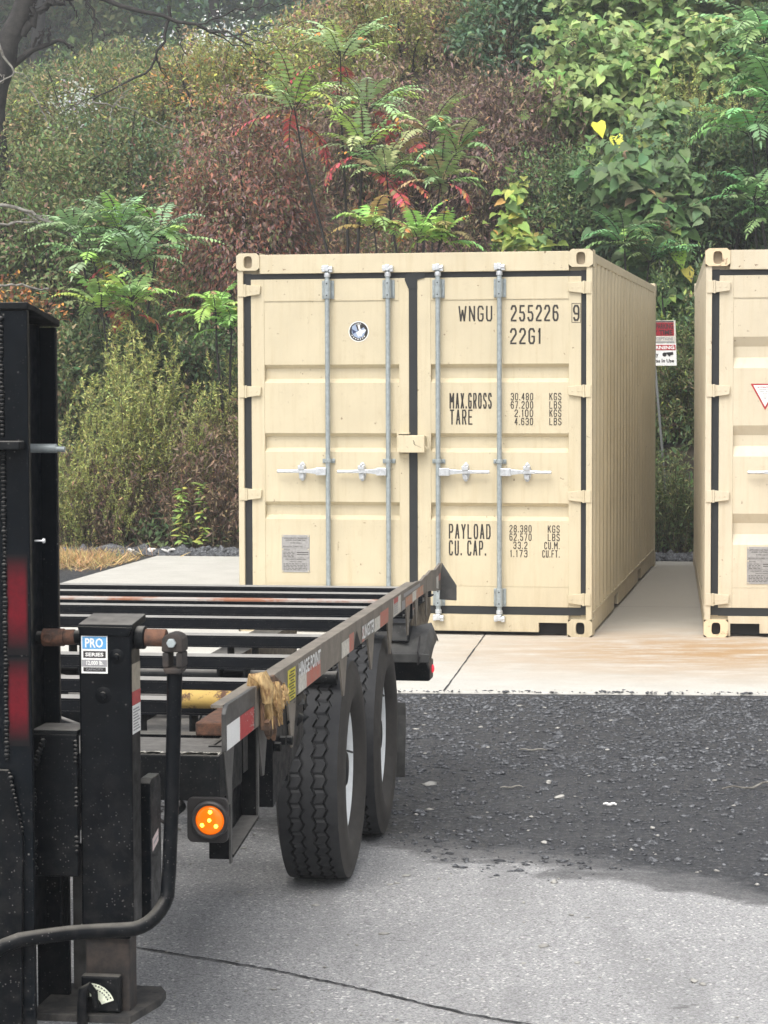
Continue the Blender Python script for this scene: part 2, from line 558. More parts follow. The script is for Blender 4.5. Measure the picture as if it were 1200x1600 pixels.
# ---------------------------------------------------------------- lettering
GL = {
 '0': [[(1, 0), (3, 0), (4, 1), (4, 5), (3, 6), (1, 6), (0, 5), (0, 1), (1, 0)]],
 '1': [[(0.9, 4.8), (2.2, 6), (2.2, 0)]],
 '2': [[(0, 4.7), (0, 5.1), (0.9, 6), (3.1, 6), (4, 5.1), (4, 3.9), (0, 0.6), (0, 0), (4, 0)]],
 '3': [[(0, 4.9), (0, 5.2), (0.9, 6), (3.1, 6), (4, 5.2), (4, 3.8), (3.2, 3.1), (1.5, 3.1)], [(3.2, 3.1), (4, 2.4), (4, 0.9), (3.1, 0), (0.9, 0), (0, 0.9), (0, 1.2)]],
 '4': [[(3, 0), (3, 6), (0, 1.8), (4.1, 1.8)]],
 '5': [[(3.8, 6), (0.4, 6), (0.2, 3.4), (3, 3.4), (4, 2.5), (4, 0.9), (3.1, 0), (0.9, 0), (0, 0.9), (0, 1.2)]],
 '6': [[(3.9, 5), (3.1, 6), (1, 6), (0, 5), (0, 1), (1, 0), (3, 0), (4, 1), (4, 2.4), (3, 3.4), (0, 3.4)]],
 '7': [[(0, 6), (4, 6), (1.4, 0)]],
 '8': [[(1, 3.1), (0, 4), (0, 5.1), (1, 6), (3, 6), (4, 5.1), (4, 4), (3, 3.1), (1, 3.1), (0, 2.2), (0, 0.9), (1, 0), (3, 0), (4, 0.9), (4, 2.2), (3, 3.1)]],
 '9': [[(0.1, 1), (0.9, 0), (3, 0), (4, 1), (4, 5), (3, 6), (1, 6), (0, 5), (0, 3.7), (1, 2.7), (4, 2.7)]],
 'A': [[(0, 0), (1.8, 6), (2.2, 6), (4, 0)], [(0.6, 1.9), (3.4, 1.9)]],
 'B': [[(0, 0), (0, 6), (3, 6), (4, 5.1), (4, 4), (3, 3.1), (0, 3.1)], [(3, 3.1), (4, 2.2), (4, 0.9), (3, 0), (0, 0)]],
 'C': [[(4, 4.8), (4, 5.1), (3.1, 6), (0.9, 6), (0, 5.1), (0, 0.9), (0.9, 0), (3.1, 0), (4, 0.9), (4, 1.2)]],
 'D': [[(0, 0), (0, 6), (2.8, 6), (4, 4.8), (4, 1.2), (2.8, 0), (0, 0)]],
 'E': [[(4, 6), (0, 6), (0, 0), (4, 0)], [(0, 3.1), (3.3, 3.1)]],
 'F': [[(4, 6), (0, 6), (0, 0)], [(0, 3.1), (3.3, 3.1)]],
 'G': [[(4, 4.8), (4, 5.1), (3.1, 6), (0.9, 6), (0, 5.1), (0, 0.9), (0.9, 0), (3.1, 0), (4, 0.9), (4, 2.8), (2.3, 2.8)]],
 'H': [[(0, 0), (0, 6)], [(4, 0), (4, 6)], [(0, 3.1), (4, 3.1)]],
 'I': [[(2, 0), (2, 6)]],
 'K': [[(0, 0), (0, 6)], [(4, 6), (0.2, 2.6)], [(1.4, 3.7), (4, 0)]],
 'L': [[(0, 6), (0, 0), (3.8, 0)]],
 'M': [[(0, 0), (0, 6), (2, 2.6), (4, 6), (4, 0)]],
 'N': [[(0, 0), (0, 6), (4, 0), (4, 6)]],
 'O': [[(1, 0), (3, 0), (4, 1), (4, 5), (3, 6), (1, 6), (0, 5), (0, 1), (1, 0)]],
 'P': [[(0, 0), (0, 6), (3, 6), (4, 5.1), (4, 3.6), (3, 2.7), (0, 2.7)]],
 'R': [[(0, 0), (0, 6), (3, 6), (4, 5.1), (4, 3.8), (3, 2.9), (0, 2.9)], [(2.2, 2.9), (4, 0)]],
 'S': [[(4, 4.8), (4, 5.1), (3.1, 6), (0.9, 6), (0, 5.1), (0, 4), (0.9, 3.3), (3.1, 2.8), (4, 2.1), (4, 0.9), (3.1, 0), (0.9, 0), (0, 0.9), (0, 1.3)]],
 'T': [[(0, 6), (4, 6)], [(2, 6), (2, 0)]],
 'U': [[(0, 6), (0, 0.9), (0.9, 0), (3.1, 0), (4, 0.9), (4, 6)]],
 'V': [[(0, 6), (2, 0), (4, 6)]],
 'W': [[(0, 6), (0.9, 0), (2, 4.4), (3.1, 0), (4, 6)]],
 'X': [[(0, 0), (4, 6)], [(0, 6), (4, 0)]],
 'Y': [[(0, 6), (2, 3), (4, 6)], [(2, 3), (2, 0)]],
 '.': [[(0, 0), (0, 0.5)]],
}


def strip2d(mb, pl, w, tf):
    """mitred flat strip along polyline pl (2D), width w; tf maps 2D -> 3D"""
    for i in range(1, len(pl) - 1):
        a = Vector(pl[i]) - Vector(pl[i - 1])
        b = Vector(pl[i + 1]) - Vector(pl[i])
        if a.length > 1e-9 and b.length > 1e-9 and a.normalized().dot(b.normalized()) < -0.25:
            strip2d(mb, pl[:i + 1], w, tf)
            strip2d(mb, pl[i:], w, tf)
            return
    n = len(pl)
    P = [Vector(p) for p in pl]
    closed = (P[0] - P[-1]).length < 1e-6
    L, Rr = [], []
    for i in range(n):
        if closed:
            a = P[i] - P[i - 1 if i else n - 2]
            b = P[(i + 1) if i < n - 1 else 1] - P[i]
        else:
            a = P[i] - P[i - 1] if i else P[1] - P[0]
            b = P[i + 1] - P[i] if i < n - 1 else a
        a = a.normalized()
        b = b.normalized()
        na = Vector((-a.y, a.x))
        nb = Vector((-b.y, b.x))
        m = na + nb
        if m.length < 0.2:
            m = na
        m.normalize()
        k = min(1.25, 1.0 / max(0.4, m.dot(na)))
        p = P[i]
        if not closed and i == 0:
            p = p - b * w * 0.35
        if not closed and i == n - 1:
            p = p + a * w * 0.35
        L.append(tf(p + m * k * w / 2))
        Rr.append(tf(p - m * k * w / 2))
    mb.add(L + Rr, [(i, i + 1, n + i + 1, n + i) for i in range(n - 1)])


def stencil(mb, txt, x0, x1, z0, z1, y, stroke):
    """condensed stroke lettering filling the box, lying in the plane y facing -y"""
    wid = [1.3 if c in 'WM' else 0.35 if c == '.' else (0.6 if c in 'I1' else (0.5 if c == ' ' else 1.0)) for c in txt]
    gap = 0.36
    tot = sum(wid) + gap * (len(txt) - 1)
    u = (x1 - x0) / tot
    x = x0
    for i, (c, w) in enumerate(zip(txt, wid)):
        for pl in GL.get(c, []):
            hw = stroke / 2
            sx = (w * u - (0 if c == '.' else stroke)) / 4.0
            sz = (z1 - z0 - stroke) / 6.0
            if c in 'I1':
                sx = sx if c == '1' else 0.0
            q = [(x + hw + p[0] * sx + (w * u / 2 - hw if c == 'I' else 0), z0 + hw + p[1] * sz) for p in pl]
            yy = y - 0.00012 * (i % 2)
            strip2d(mb, q, stroke, lambda p, yy=yy: (p[0], yy, p[1]))
        x += (w + gap) * u
    return mb


def font_mesh(txt, bold=0.0):
    cu = bpy.data.curves.new('tmp', 'FONT')
    cu.body = txt
    cu.offset = bold
    cu.resolution_u = 2
    ob = bpy.data.objects.new('tmp', cu)
    col.objects.link(ob)
    dg = bpy.context.evaluated_depsgraph_get()
    me = bpy.data.meshes.new_from_object(ob.evaluated_get(dg))
    vs = [tuple(v.co) for v in me.vertices]
    fs = [tuple(p.vertices) for p in me.polygons]
    bpy.data.objects.remove(ob)
    bpy.data.meshes.remove(me)
    bpy.data.curves.remove(cu)
    return vs, fs


def font_text(mb, txt, a0, a1, b0, b1, tf, bold=0.01):
    vs, fs = font_mesh(txt, bold)
    if not vs:
        return mb
    xs = [v[0] for v in vs]
    ys = [v[1] for v in vs]
    mx, Mx, my, My = min(xs), max(xs), min(ys), max(ys)
    mb.add([tf(a0 + (v[0] - mx) / (Mx - mx) * (a1 - a0), b0 + (v[1] - my) / (My - my) * (b1 - b0)) for v in vs], fs)
    return mb


# ================================================================ SETTING: ground, pad, hill
def hill_z(x, y):
    x = np.asarray(x, float)
    y = np.asarray(y, float)
    s = y + 0.18 * x
    t = np.maximum(0, s - 22.9)
    z = 0.74 * t * np.clip(t / 1.2, 0.25, 1.0) ** 0.5
    crest = 6.3 + 3.2 / (1 + np.exp(-(x + 0.6) / 0.8))
    z = crest * (1 - np.exp(-(z / crest) ** 1.0 - 0.9 * (z / crest) ** 3))
    n = 0.16 * np.sin(x * 1.7 + 0.6 * y) + 0.12 * np.sin(2.9 * y - 1.3 * x) + 0.07 * np.sin(4.7 * x + 2.1)
    return z + n * np.clip(t, 0, 1) - 0.05


def hz(x, y):
    return float(hill_z(x, y))


GZ = -0.012
# graded ground sheet reaching the horizon
g = MB()
xs = [-600, -200, -60, -20, -8, -4, -2, 0, 2, 4, 8, 20, 60, 200, 600]
ys = [-600, -200, -60, -20, 0, 3, 6, 9, 12, 16, 20, 26, 60, 200, 600]
g.add([(x, y, GZ) for y in ys for x in xs], [(j * len(xs) + i, j * len(xs) + i + 1, (j + 1) * len(xs) + i + 1, (j + 1) * len(xs) + i) for j in range(len(ys) - 1) for i in range(len(xs) - 1)])
meta(g.build('ground', ASPHALT), kind='structure')

PAD = [(-3.92, 13.07), (9.0, 12.10), (10.6, 20.3), (-2.236, 22.645)]
rp = random.Random(12)
PADP = []
for (p_, q_) in zip(PAD, PAD[1:] + PAD[:1]):
    nn_ = int(math.dist(p_, q_) / 0.07)
    for i_ in range(nn_):
        t_ = i_ / nn_
        j_ = (rp.gauss(0, 0.004) - (0.03 * rp.random() if rp.random() < 0.05 else 0)) if i_ else 0
        PADP.append((p_[0] + (q_[0] - p_[0]) * t_, p_[1] + (q_[1] - p_[1]) * t_ - j_))
pad = MB().prism(PADP, 2, -0.15, 0.0)
meta(pad.build('concrete_pad', CONCRETE, bevel=0.01), kind='structure')


def wobble_strip(pts, w, z, amp, seg, rng):
    mb = MB()
    P = []
    for (a, b) in zip(pts[:-1], pts[1:]):
        n = max(2, int(math.dist(a, b) / seg))
        for i in range(n):
            t = i / n
            P.append((a[0] + (b[0] - a[0]) * t, a[1] + (b[1] - a[1]) * t))
    P.append(pts[-1])
    L, Q = [], []
    for i, p in enumerate(P):
        q = P[min(i + 1, len(P) - 1)]
        o = P[max(i - 1, 0)]
        d = Vector((q[0] - o[0], q[1] - o[1])).normalized()
        nrm = Vector((-d.y, d.x))
        off = rng.uniform(-amp, amp)
        ww = w * rng.uniform(0.55, 1.3)
        L.append((p[0] + nrm.x * (off + ww / 2), p[1] + nrm.y * (off + ww / 2), z))
        Q.append((p[0] + nrm.x * (off - ww / 2), p[1] + nrm.y * (off - ww / 2), z))
    n = len(P)
    return mb.add(L + Q, [(i, i + 1, n + i + 1, n + i) for i in range(n - 1)])


rr = random.Random(5)
meta(wobble_strip([(0.33, 12.76), (0.66, 15.4), (0.95, 17.6), (1.6, 21.9)], 0.009, 0.003, 0.0015, 0.1, rr).build('pad_joint', CRACK), kind='structure')
meta(wobble_strip([(-3.3, 17.95), (1.86, 17.42), (2.4, 17.36), (9.8, 16.6)], 0.008, 0.0034, 0.0015, 0.1, rr).build('pad_joint', CRACK), kind='structure')
meta(wobble_strip([(-2.6, 8.3), (-1.4, 7.45), (-0.775, 7.041), (-0.35, 6.77), (-0.05, 6.53), (0.2, 6.30), (0.428, 6.144), (1.0, 5.7)], 0.011, GZ + 0.004, 0.005, 0.02, rr).build('asphalt_crack', CRACK), kind='structure')

# hillside terrain
hx = np.concatenate([np.linspace(-90, -14, 20), np.linspace(-13, 13, 66), np.linspace(14, 90, 20)])
hy = np.concatenate([np.linspace(20.0, 40, 61), np.linspace(41, 140, 30)])
GX, GY = np.meshgrid(hx, hy)
GZZ = hill_z(GX, GY)
s_ = GY + 0.18 * GX
GZZ = np.where(s_ < 22.7, -0.3, GZZ)
nx = len(hx)
hm = MB().add(np.stack([GX.ravel(), GY.ravel(), GZZ.ravel()], 1).tolist(),
              [(j * nx + i, j * nx + i + 1, (j + 1) * nx + i + 1, (j + 1) * nx + i) for j in range(len(hy) - 1) for i in range(nx - 1)])
meta(hm.build('hillside', SOIL, smooth=80), kind='structure')


# loose stones: one stuff object on the asphalt, built from small crushed lumps
def lumps(P, S, rng, flat=0.55):
    base = np.array([(1, 0, 0), (-1, 0, 0), (0, 1, 0), (0, -1, 0), (0, 0, 1), (0, 0, -1), (.6, .6, .5), (-.6, .6, .5), (-.6, -.6, .5), (.6, -.6, .5)], float)
    tri = [(6, 0, 2), (7, 2, 1), (8, 1, 3), (9, 3, 0), (4, 6, 7), (4, 7, 8), (4, 8, 9), (4, 9, 6), (4, 6, 7), (6, 2, 7), (7, 1, 8), (8, 3, 9), (9, 0, 6), (5, 2, 0), (5, 1, 2), (5, 3, 1), (5, 0, 3)]
    tri = np.array([t for i, t in enumerate(tri) if i != 8])
    n = len(P)
    V = base[None] * rng.uniform(0.6, 1.3, (n, 10, 1)) * S[:, None, None] * np.stack([rng.uniform(0.6, 1.5, n), rng.uniform(0.6, 1.2, n), rng.uniform(flat * .5, flat, n)], 1)[:, None, :]
    a = rng.uniform(0, 6.28, n)
    c, s = np.cos(a)[:, None], np.sin(a)[:, None]
    X = V[..., 0] * c - V[..., 1] * s
    Y = V[..., 0] * s + V[..., 1] * c
    V = np.stack([X, Y, V[..., 2]], 2) + P[:, None, :]
    F = tri[None] + (np.arange(n) * 10)[:, None, None]
    return V.reshape(-1, 3), F.reshape(-1, 3)


def np_mesh(name, V, F, mat, colours=None, parent=None, smooth=False):
    me = bpy.data.meshes.new(name)
    nv, nf, k = len(V), len(F), F.shape[1]
    me.vertices.add(nv)
    me.vertices.foreach_set('co', V.astype(np.float32).ravel())
    me.loops.add(nf * k)
    me.loops.foreach_set('vertex_index', F.astype(np.int32).ravel())
    me.polygons.add(nf)
    me.polygons.foreach_set('loop_start', np.arange(0, nf * k, k, dtype=np.int32))
    me.polygons.foreach_set('loop_total', np.full(nf, k, dtype=np.int32))
    if smooth:
        me.polygons.foreach_set('use_smooth', np.ones(nf, bool))
    me.update(calc_edges=True)
    if colours is not None:
        at = me.attributes.new('leaf_colour', 'FLOAT_COLOR', 'POINT')
        at.data.foreach_set('color', np.concatenate([colours, np.ones((nv, 1))], 1).astype(np.float32).ravel())
    me.materials.append(mat)
    o = bpy.data.objects.new(name, me)
    col.objects.link(o)
    o.parent = parent
    return o


n = 34000
py = RNG.uniform(0, 1, n) ** 0.8 * 4.9 + 7.9
px = RNG.uniform(-1.6, 2.6, n)
dens = 0.5 + 0.5 * np.sin(px * 2.3 + py * 1.1) * np.sin(py * 2.7 - px)
keep = (py + 0.78 * px + 0.4 * np.sin(px * 4) > 8.7) & (py < 13.0 - 0.075 * (px + 3.9)) & (RNG.uniform(0, 1, n) < 0.35 + 0.65 * dens * (py > 10.2) + 0.3 * (py > 12))
P = np.stack([px, py, np.full(n, GZ + 0.001)], 1)[keep]
S = RNG.gamma(1.7, 0.0036, len(P)) + 0.0025
V, F = lumps(P, np.minimum(S, 0.035), RNG)
meta(np_mesh('gravel', V, F, STONE), label='loose dark gravel scattered over the wet asphalt before the concrete pad', cat='gravel', kind='stuff')
n = 380
P = np.stack([RNG.uniform(-1.3, 2.2, n), RNG.uniform(6.0, 12.7, n), np.full(n, GZ + 0.002)], 1)
V, F = lumps(P, RNG.gamma(1.6, 0.0035, n) + 0.003, RNG)
meta(np_mesh('pebbles', V, F, PALE_STONE), label='small pale pebbles strewn thinly over the asphalt', cat='pebbles', kind='stuff')
n = 700
a = RNG.uniform(-3.7, 4.0, n)
P = np.stack([a, 13.07 - 0.0752 * (a + 3.92) + np.abs(RNG.normal(0, 0.05, n)) - 0.03, np.full(n, 0.0015)], 1)
V, F = lumps(P, RNG.gamma(1.5, 0.003, n) + 0.002, RNG)
meta(np_mesh('gravel_spill', V, F, STONE), label='fine dark gravel spilled over the front edge of the concrete pad', cat='gravel', kind='stuff')
n = 2600
a = RNG.uniform(-3.2, 4.0, n)
P = np.stack([a, 22.26 - 0.18 * a + RNG.uniform(0, 0.75, n), np.zeros(n)], 1)
P[:, 2] = np.maximum(hill_z(P[:, 0], P[:, 1]), GZ) + 0.01
V, F = lumps(P, RNG.gamma(2.0, 0.014, n) + 0.01, RNG, 0.8)
meta(np_mesh('rubble', V, F, STONE), label='dark stony rubble along the back edge of the concrete pad', cat='rubble', kind='stuff')


def stone(x, y, s, mat, label, name='stone', cat='stone', flat=0.5, seed=0, z=GZ):
    rg = np.random.default_rng(seed)
    bm = bmesh.new()
    bmesh.ops.create_icosphere(bm, subdivisions=3, radius=1)
    ph = rg.uniform(0, 6, 6)
    for v in bm.verts:
        c = v.co
        k = 1 + 0.18 * math.sin(2.3 * c.x + ph[0]) + 0.15 * math.sin(3.1 * c.y + ph[1]) + 0.12 * math.sin(4.2 * c.z + 2 * c.x + ph[2])
        v.co = Vector((c.x * k * s, c.y * k * s * 0.75, c.z * k * s * flat))
    me = bpy.data.meshes.new(name)
    bm.to_mesh(me)
    bm.free()
    me.materials.append(mat)
    me.polygons.foreach_set('use_smooth', [True] * len(me.polygons))
    o = bpy.data.objects.new(name, me)
    o.location = (x, y, z + s * flat * 0.6)
    o.rotation_euler = (0, 0, rg.uniform(0, 6))
    col.objects.link(o)
    meta(o, label, cat)
    return o


def gp(px_, py_):
    """approximate ground spot used while laying out small debris"""
    d = 1.7456 * 3608 / (py_ - 589.0)
    return ((px_ - 600) / 3608 * d, d)


for i, (a, b, s, mt, lb) in enumerate([
        (875, 1249, 0.020, PALE_STONE, 'white oval stone on the wet gravel, the palest one there'),
        (851, 1320, 0.013, PALE_STONE, 'small pale stone lying at the near fringe of the wet gravel'),
        (858, 1225, 0.016, PALE_STONE, 'greyish rounded stone just behind the white oval stone'),
        (654, 1272, 0.022, STONE, 'flat grey stone beside the rear trailer tyre'),
        (1022, 1297, 0.013, PALE_STONE, 'small pale stone to the right of the bone-coloured chip'),
        (727, 1346, 0.012, STONE, 'dark pebble alone on the dry asphalt right of the front tyre')]):
    x, y = gp(a, b)
    stone(x, y, s, mt, lb, seed=i)


def chip(a, b, L, w, ang, mat, label, name, cat, h=0.006):
    x, y = gp(a, b)
    pts = []
    for i in range(7):
        t = i / 6 - 0.5
        pts.append((x + math.cos(ang) * L * t, y + math.sin(ang) * L * t + 0.1 * L * math.sin(t * 5), GZ + 0.008 + h * (0.5 + 0.5 * math.sin(i * 1.7))))
    rad = [w * (0.5 + 0.5 * math.sin(math.pi * min(1, (i + 0.6) / 6.6))) for i in range(7)]
    MB().tube(pts, rad, 6).build(name, mat, smooth=50, tag=(label, cat))


chip(955, 1262, 0.055, 0.007, -0.35, LITTER, 'white broken chip on the wet gravel', 'plastic_chip', 'litter')
chip(834, 1175, 0.13, 0.004, -0.25, PALE_BARK, 'short straight pale twig on the gravel before the pad', 'twig', 'twig')
chip(1180, 1236, 0.30, 0.005, 0.35, PALE_BARK, 'long pale stick on the gravel at the right edge', 'stick', 'stick', 0.02)
chip(800, 1234, 0.10, 0.004, 0.15, PALE_BARK, 'thin brown twig near the middle of the gravel', 'twig', 'twig')


# ================================================================ SHIPPING CONTAINERS
W, H, LEN = 2.438, 2.591, 6.058


def casting_mb(x0, front_y, z0, sx, sy, low):
    """corner casting: hollow-looking block with an oval opening in its outward faces; x0 outer corner, sx/sy +1/-1 inward"""
    mb = MB()
    bw, bd, bh = 0.162, 0.178, 0.118
    n = 20
    # front face as ring between rectangle and oval hole
    cx, cz, rx, rz = bw * 0.5, bh * 0.48, 0.030, 0.042
    def P(a, b, c):
        return (x0 + sx * a, front_y + sy * c, z0 + b)
    outer, inner, deep = [], [], []
    for k in range(n):
        t = 2 * math.pi * (k + 0.5) / n
        c, s = math.cos(t), math.sin(t)
        m = max(abs(c) / (bw / 2), abs(s) / (bh / 2))
        outer.append(P(bw / 2 + c / m, bh / 2 + s / m, 0))
        e = 0.62
        inner.append(P(cx + rx * math.copysign(abs(c) ** e, c), cz + rz * math.copysign(abs(s) ** e, s), 0))
        deep.append(P(cx + rx * math.copysign(abs(c) ** e, c), cz + rz * math.copysign(abs(s) ** e, s), 0.05))
    mb.add(outer + inner, [(i, (i + 1) % n, n + (i + 1) % n, n + i) for i in range(n)])
    mb.add(inner + deep, [(i, (i + 1) % n, n + (i + 1) % n, n + i) for i in range(n)])
    mb.add(deep, [tuple(range(n))])
    a = [P(0, 0, 0), P(bw, 0, 0), P(bw, bh, 0), P(0, bh, 0), P(0, 0, bd), P(bw, 0, bd), P(bw, bh, bd), P(0, bh, bd)]
    mb.add(a, [(4, 5, 6, 7), (0, 1, 5, 4), (1, 2, 6, 5), (2, 3, 7, 6), (3, 0, 4, 7)])
    return mb, P, (cx, cz, rx, rz)


def corrugated(side_x, sgn, y0, y1, z0, z1):
    """vertical trapezoid corrugation along y; recess goes inward"""
    mb = MB()
    pitch = 0.278 * (y1 - y0) / (round((y1 - y0) / 0.278) * 0.278)
    m = round((y1 - y0) / 0.278)
    pitch = (y1 - y0) / m
    pr = []
    for i in range(m):
        b = y0 + i * pitch
        pr += [(b, 0.038), (b + pitch * 0.25, 0.038), (b + pitch * 0.5, 0.004), (b + pitch * 0.75, 0.004)]
    pr.append((y1, 0.038))
    k = len(pr)
    vs = [(side_x - sgn * d, y, z) for z in (z0, z1) for (y, d) in pr]
    mb.add(vs, [(i, i + 1, k + i + 1, k + i) for i in range(k - 1)])
    return mb


def make_container(loc, rz, label, mat, grooves, style):
    root = empty('shipping_container', loc, rz, label, 'container', 'cream shipping containers on the concrete pad')
    # frame -------------------------------------------------------------
    for x0, sx in ((0, 1), (W, -1)):
        for y0, sy in ((0, 1), (LEN, -1)):
            for z0 in (0.0, H - 0.118):
                mb, P, h = casting_mb(x0, y0, z0, sx, sy, z0 == 0)
                cm = mat
                if style == 2 and sx == 1 and sy == 1:
                    cm = CASTING_RUST
                c = mb.build('corner_casting', cm, root, bevel=0.004)
                if sy == 1:
                    cx, cz, rx, rz_ = h
                    d = MB()
                    pts = []
                    for k in range(20):
                        t = 2 * math.pi * (k + 0.5) / 20
                        pts.append(P(cx + rx * 0.99 * math.copysign(abs(math.cos(t)) ** 0.62, math.cos(t)), cz + rz_ * 0.99 * math.copysign(abs(math.sin(t)) ** 0.62, math.sin(t)), 0.046))
                    d.add(pts, [tuple(range(20))])
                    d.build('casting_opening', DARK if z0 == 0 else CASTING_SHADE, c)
    for x0, sx in ((0.004, 1), (W - 0.004, -1)):
        for (ya, yb) in ((0.010, 0.09), (LEN - 0.12, LEN - 0.006)):
            p = MB()
            xa, xb = sorted((x0, x0 + sx * 0.040))
            p.box(xa, xb, ya, yb, 0.116, H - 0.116)
            xa, xb = sorted((x0 + sx * 0.040, x0 + sx * 0.16))
            p.box(xa, xb, ya + 0.048, yb + 0.03, 0.116, H - 0.116)
            p.build('corner_post', mat, root, bevel=0.003)
    MB().box(0.1605, W - 0.1605, 0.010, 0.075, H - 0.141, H - 0.012).build('door_header', mat, root, bevel=0.003)
    pk = 0.185
    sill = MB()
    zb = 0.028
    for (a, b, zz) in ((0.1605, 0.175, 0.005), (0.175, 0.370, 0.092), (0.370, 2.076, zb), (2.076, 2.268, 0.092), (2.268, W - 0.1605, 0.005)):
        sill.box(a, b, 0.010, 0.075, zz, 0.140)
    sill.build('door_sill', mat, root)
    MB().box(0.17, W - 0.17, 0.085, 0.10, 0.008, 0.13).build('underside_shadow_plate', DARK, root)  # dark plate standing in for the shadow under the sill
    for sx_, sg in ((0.0, -1), (W, 1)):
        corrugated(sx_ , sg, 0.12, LEN - 0.12, 0.155, H - 0.085).build('side_panel', mat, root)
        xa, xb = sorted((sx_ - sg * 0.004, sx_ - sg * 0.06))
        MB().box(xa, xb, 0.178, LEN - 0.178, H - 0.085, H - 0.022).build('top_rail', mat, root, bevel=0.004)
        br = MB()
        cuts = [0.178, 1.72, 2.08, 3.98, 4.34, LEN - 0.178]
        for i in range(5):
            br.box(xa, xb, cuts[i], cuts[i + 1], 0.115 if i % 2 else 0.022, 0.150)
        xl, xm = sorted((sx_ - sg * 0.001, sx_ - sg * 0.05))
        br.box(xl, xm, 0.12, LEN - 0.12, 0.1505, 0.160)
        br.build('bottom_rail', mat, root, bevel=0.002)
        pm = MB()
        xp, xq = sorted((sx_ - sg * 0.064, sx_ - sg * 0.09))
        pm.box(xp, xq, 0.2, LEN - 0.2, 0.02, 0.149)
        pm.build('fork_pocket', DARK, root)
    rf = MB()
    m = 40
    ypts = [0.08 + (LEN - 0.16) * i / m for i in range(m + 1)]
    vs = [(x, y, H - 0.028 + (0.012 if i % 2 else 0)) for x in (0.03, W - 0.03) for i, y in enumerate(ypts)]
    rf.add(vs, [(i, i + 1, m + 1 + i + 1, m + 1 + i) for i in range(m)])
    rf.build('roof', mat, root)
    MB().box(0.1605, W - 0.1605, LEN - 0.07, LEN - 0.02, 0.03, H - 0.02).build('end_wall', mat, root)
    MB().box(0.1, W - 0.1, 0.11, LEN - 0.1, 0.12, 0.15).build('floor', DARK, root)

    # doors -------------------------------------------------------------
    dz0, dz1 = 0.195, 2.412
    YD = 0.030          # outer face of the door frames
    cxs = (1.1925, 1.2485)
    for di, (xa, xb) in enumerate(((0.094, cxs[0]), (cxs[1], 2.358))):
        pa, pb = (0.187, 1.124) if di == 0 else (1.342, 2.275)
        top, bot = 2.265, 0.332
        d = MB()
        d.box(xa, pa, YD, YD + 0.04, dz0, dz1)
        d.box(pb, xb, YD, YD + 0.04, dz0, dz1)
        d.box(pa, pb, YD, YD + 0.04, top, dz1)
        d.box(pa, pb, YD, YD + 0.04, dz0, bot)
        door = d.build('door', mat, root, bevel=0.003)
        # pressed panel with horizontal grooves
        pr = [(top, 0.004)]
        for (ga, gb, t1, t2) in grooves:
            pr += [(ga, 0.004), (ga - t1, 0.040), (gb + t2, 0.040), (gb, 0.004)]
        pr += [(bot, 0.004)]
        k = len(pr)
        pn = MB()
        xl, xr = pa, pb
        vs = [(x, YD + dd, z) for x in (xl, xr) for (z, dd) in pr]
        pn.add(vs, [(i, i + 1, k + i + 1, k + i) for i in range(k - 1)])
        pn.build('door_panel', mat, door)
        # thin pressed seam round the panel
        for z in (top, bot):
            MB().box(pa, pb, YD - 0.0015, YD + 0.001, z - 0.0016, z + 0.0016).build('weld_seam', mat, door)
        # hinges
        hxo = 0.012 if di == 0 else W - 0.012
        s = 1 if di == 0 else -1
        for z in (2.337, 1.648, 0.944, 0.252):
            hb = MB()
            poly = [(hxo + s * 0.042, z - 0.040), (hxo + s * 0.150, z - 0.026), (hxo + s * 0.155, z + 0.030), (hxo + s * 0.042, z + 0.040)]
            hb.prism(poly, 1, 0.006, 0.030)
            hx_a, hx_b = sorted((hxo, hxo + s * 0.040))
            hb.box(hx_a, hx_b, 0.002, 0.0095, z - 0.041, z + 0.041)
            hg = hb.build('hinge', mat, door, bevel=0.003)
            pn_ = MB()
            pn_.cyl((hxo + s * 0.048, 0.0045, z - 0.043), (hxo + s * 0.048, 0.0045, z + 0.043), 0.008, 10)
            for bx in (0.060, 0.085, 0.125):
                pn_.cyl((hxo + s * bx, 0.012, z), (hxo + s * bx, 0.003, z), 0.006, 8)
            hg.data.name = 'hinge'
            hb.add(pn_.v, pn_.f)
            me_old = hg.data
            tmp_ = hb.build('hinge', mat, door, bevel=0.003)
            bpy.data.objects.remove(hg)
        # locking bars
        bars = (0.636, 1.054) if di == 0 else (1.396, 1.813)
        for bi, bx in enumerate(bars):
            yb = -0.006
            b = MB()
            b.cyl((bx, yb, 0.135), (bx, yb, 2.462), 0.0165, 16)
            bar = b.build('locking_bar', GALV, door, smooth=40)
            for (z0, z1) in ((2.276, 2.400), (0.196, 0.318), (1.165, 1.190)):
                big = z1 - z0 > 0.05
                k2 = MB()
                hw = 0.042 if big else 0.044
                k2.box(bx - hw, bx + hw, YD - 0.010, YD - 0.001, z0 + (0.0 if big else -0.004), z1)
                k2.cyl((bx, yb, z0), (bx, yb, z1), 0.023, 14)
                k2.box(bx - 0.022, bx + 0.022, yb, YD - 0.004, z0 + 0.002, z1 - 0.002)
                kb = k2.build('bar_bracket', GALV, door, bevel=0.003)
                rv = MB()
                zz = (z0 + 0.022, z1 - 0.022) if big else ((z0 + z1) / 2,)
                for z in zz:
                    for q in (-0.033, 0.033):
                        rv.cyl((bx + q, YD - 0.006, z), (bx + q, YD - 0.017, z), 0.0068, 8)
                rv.build('rivet', GALV, door)
                if big:
                    hl = MB()
                    for z in zz:
                        hl.cyl((bx, yb - 0.0235, z), (bx, yb - 0.0185, z), 0.005, 8)
                    hl.build('bolt_hole', DARK, door)
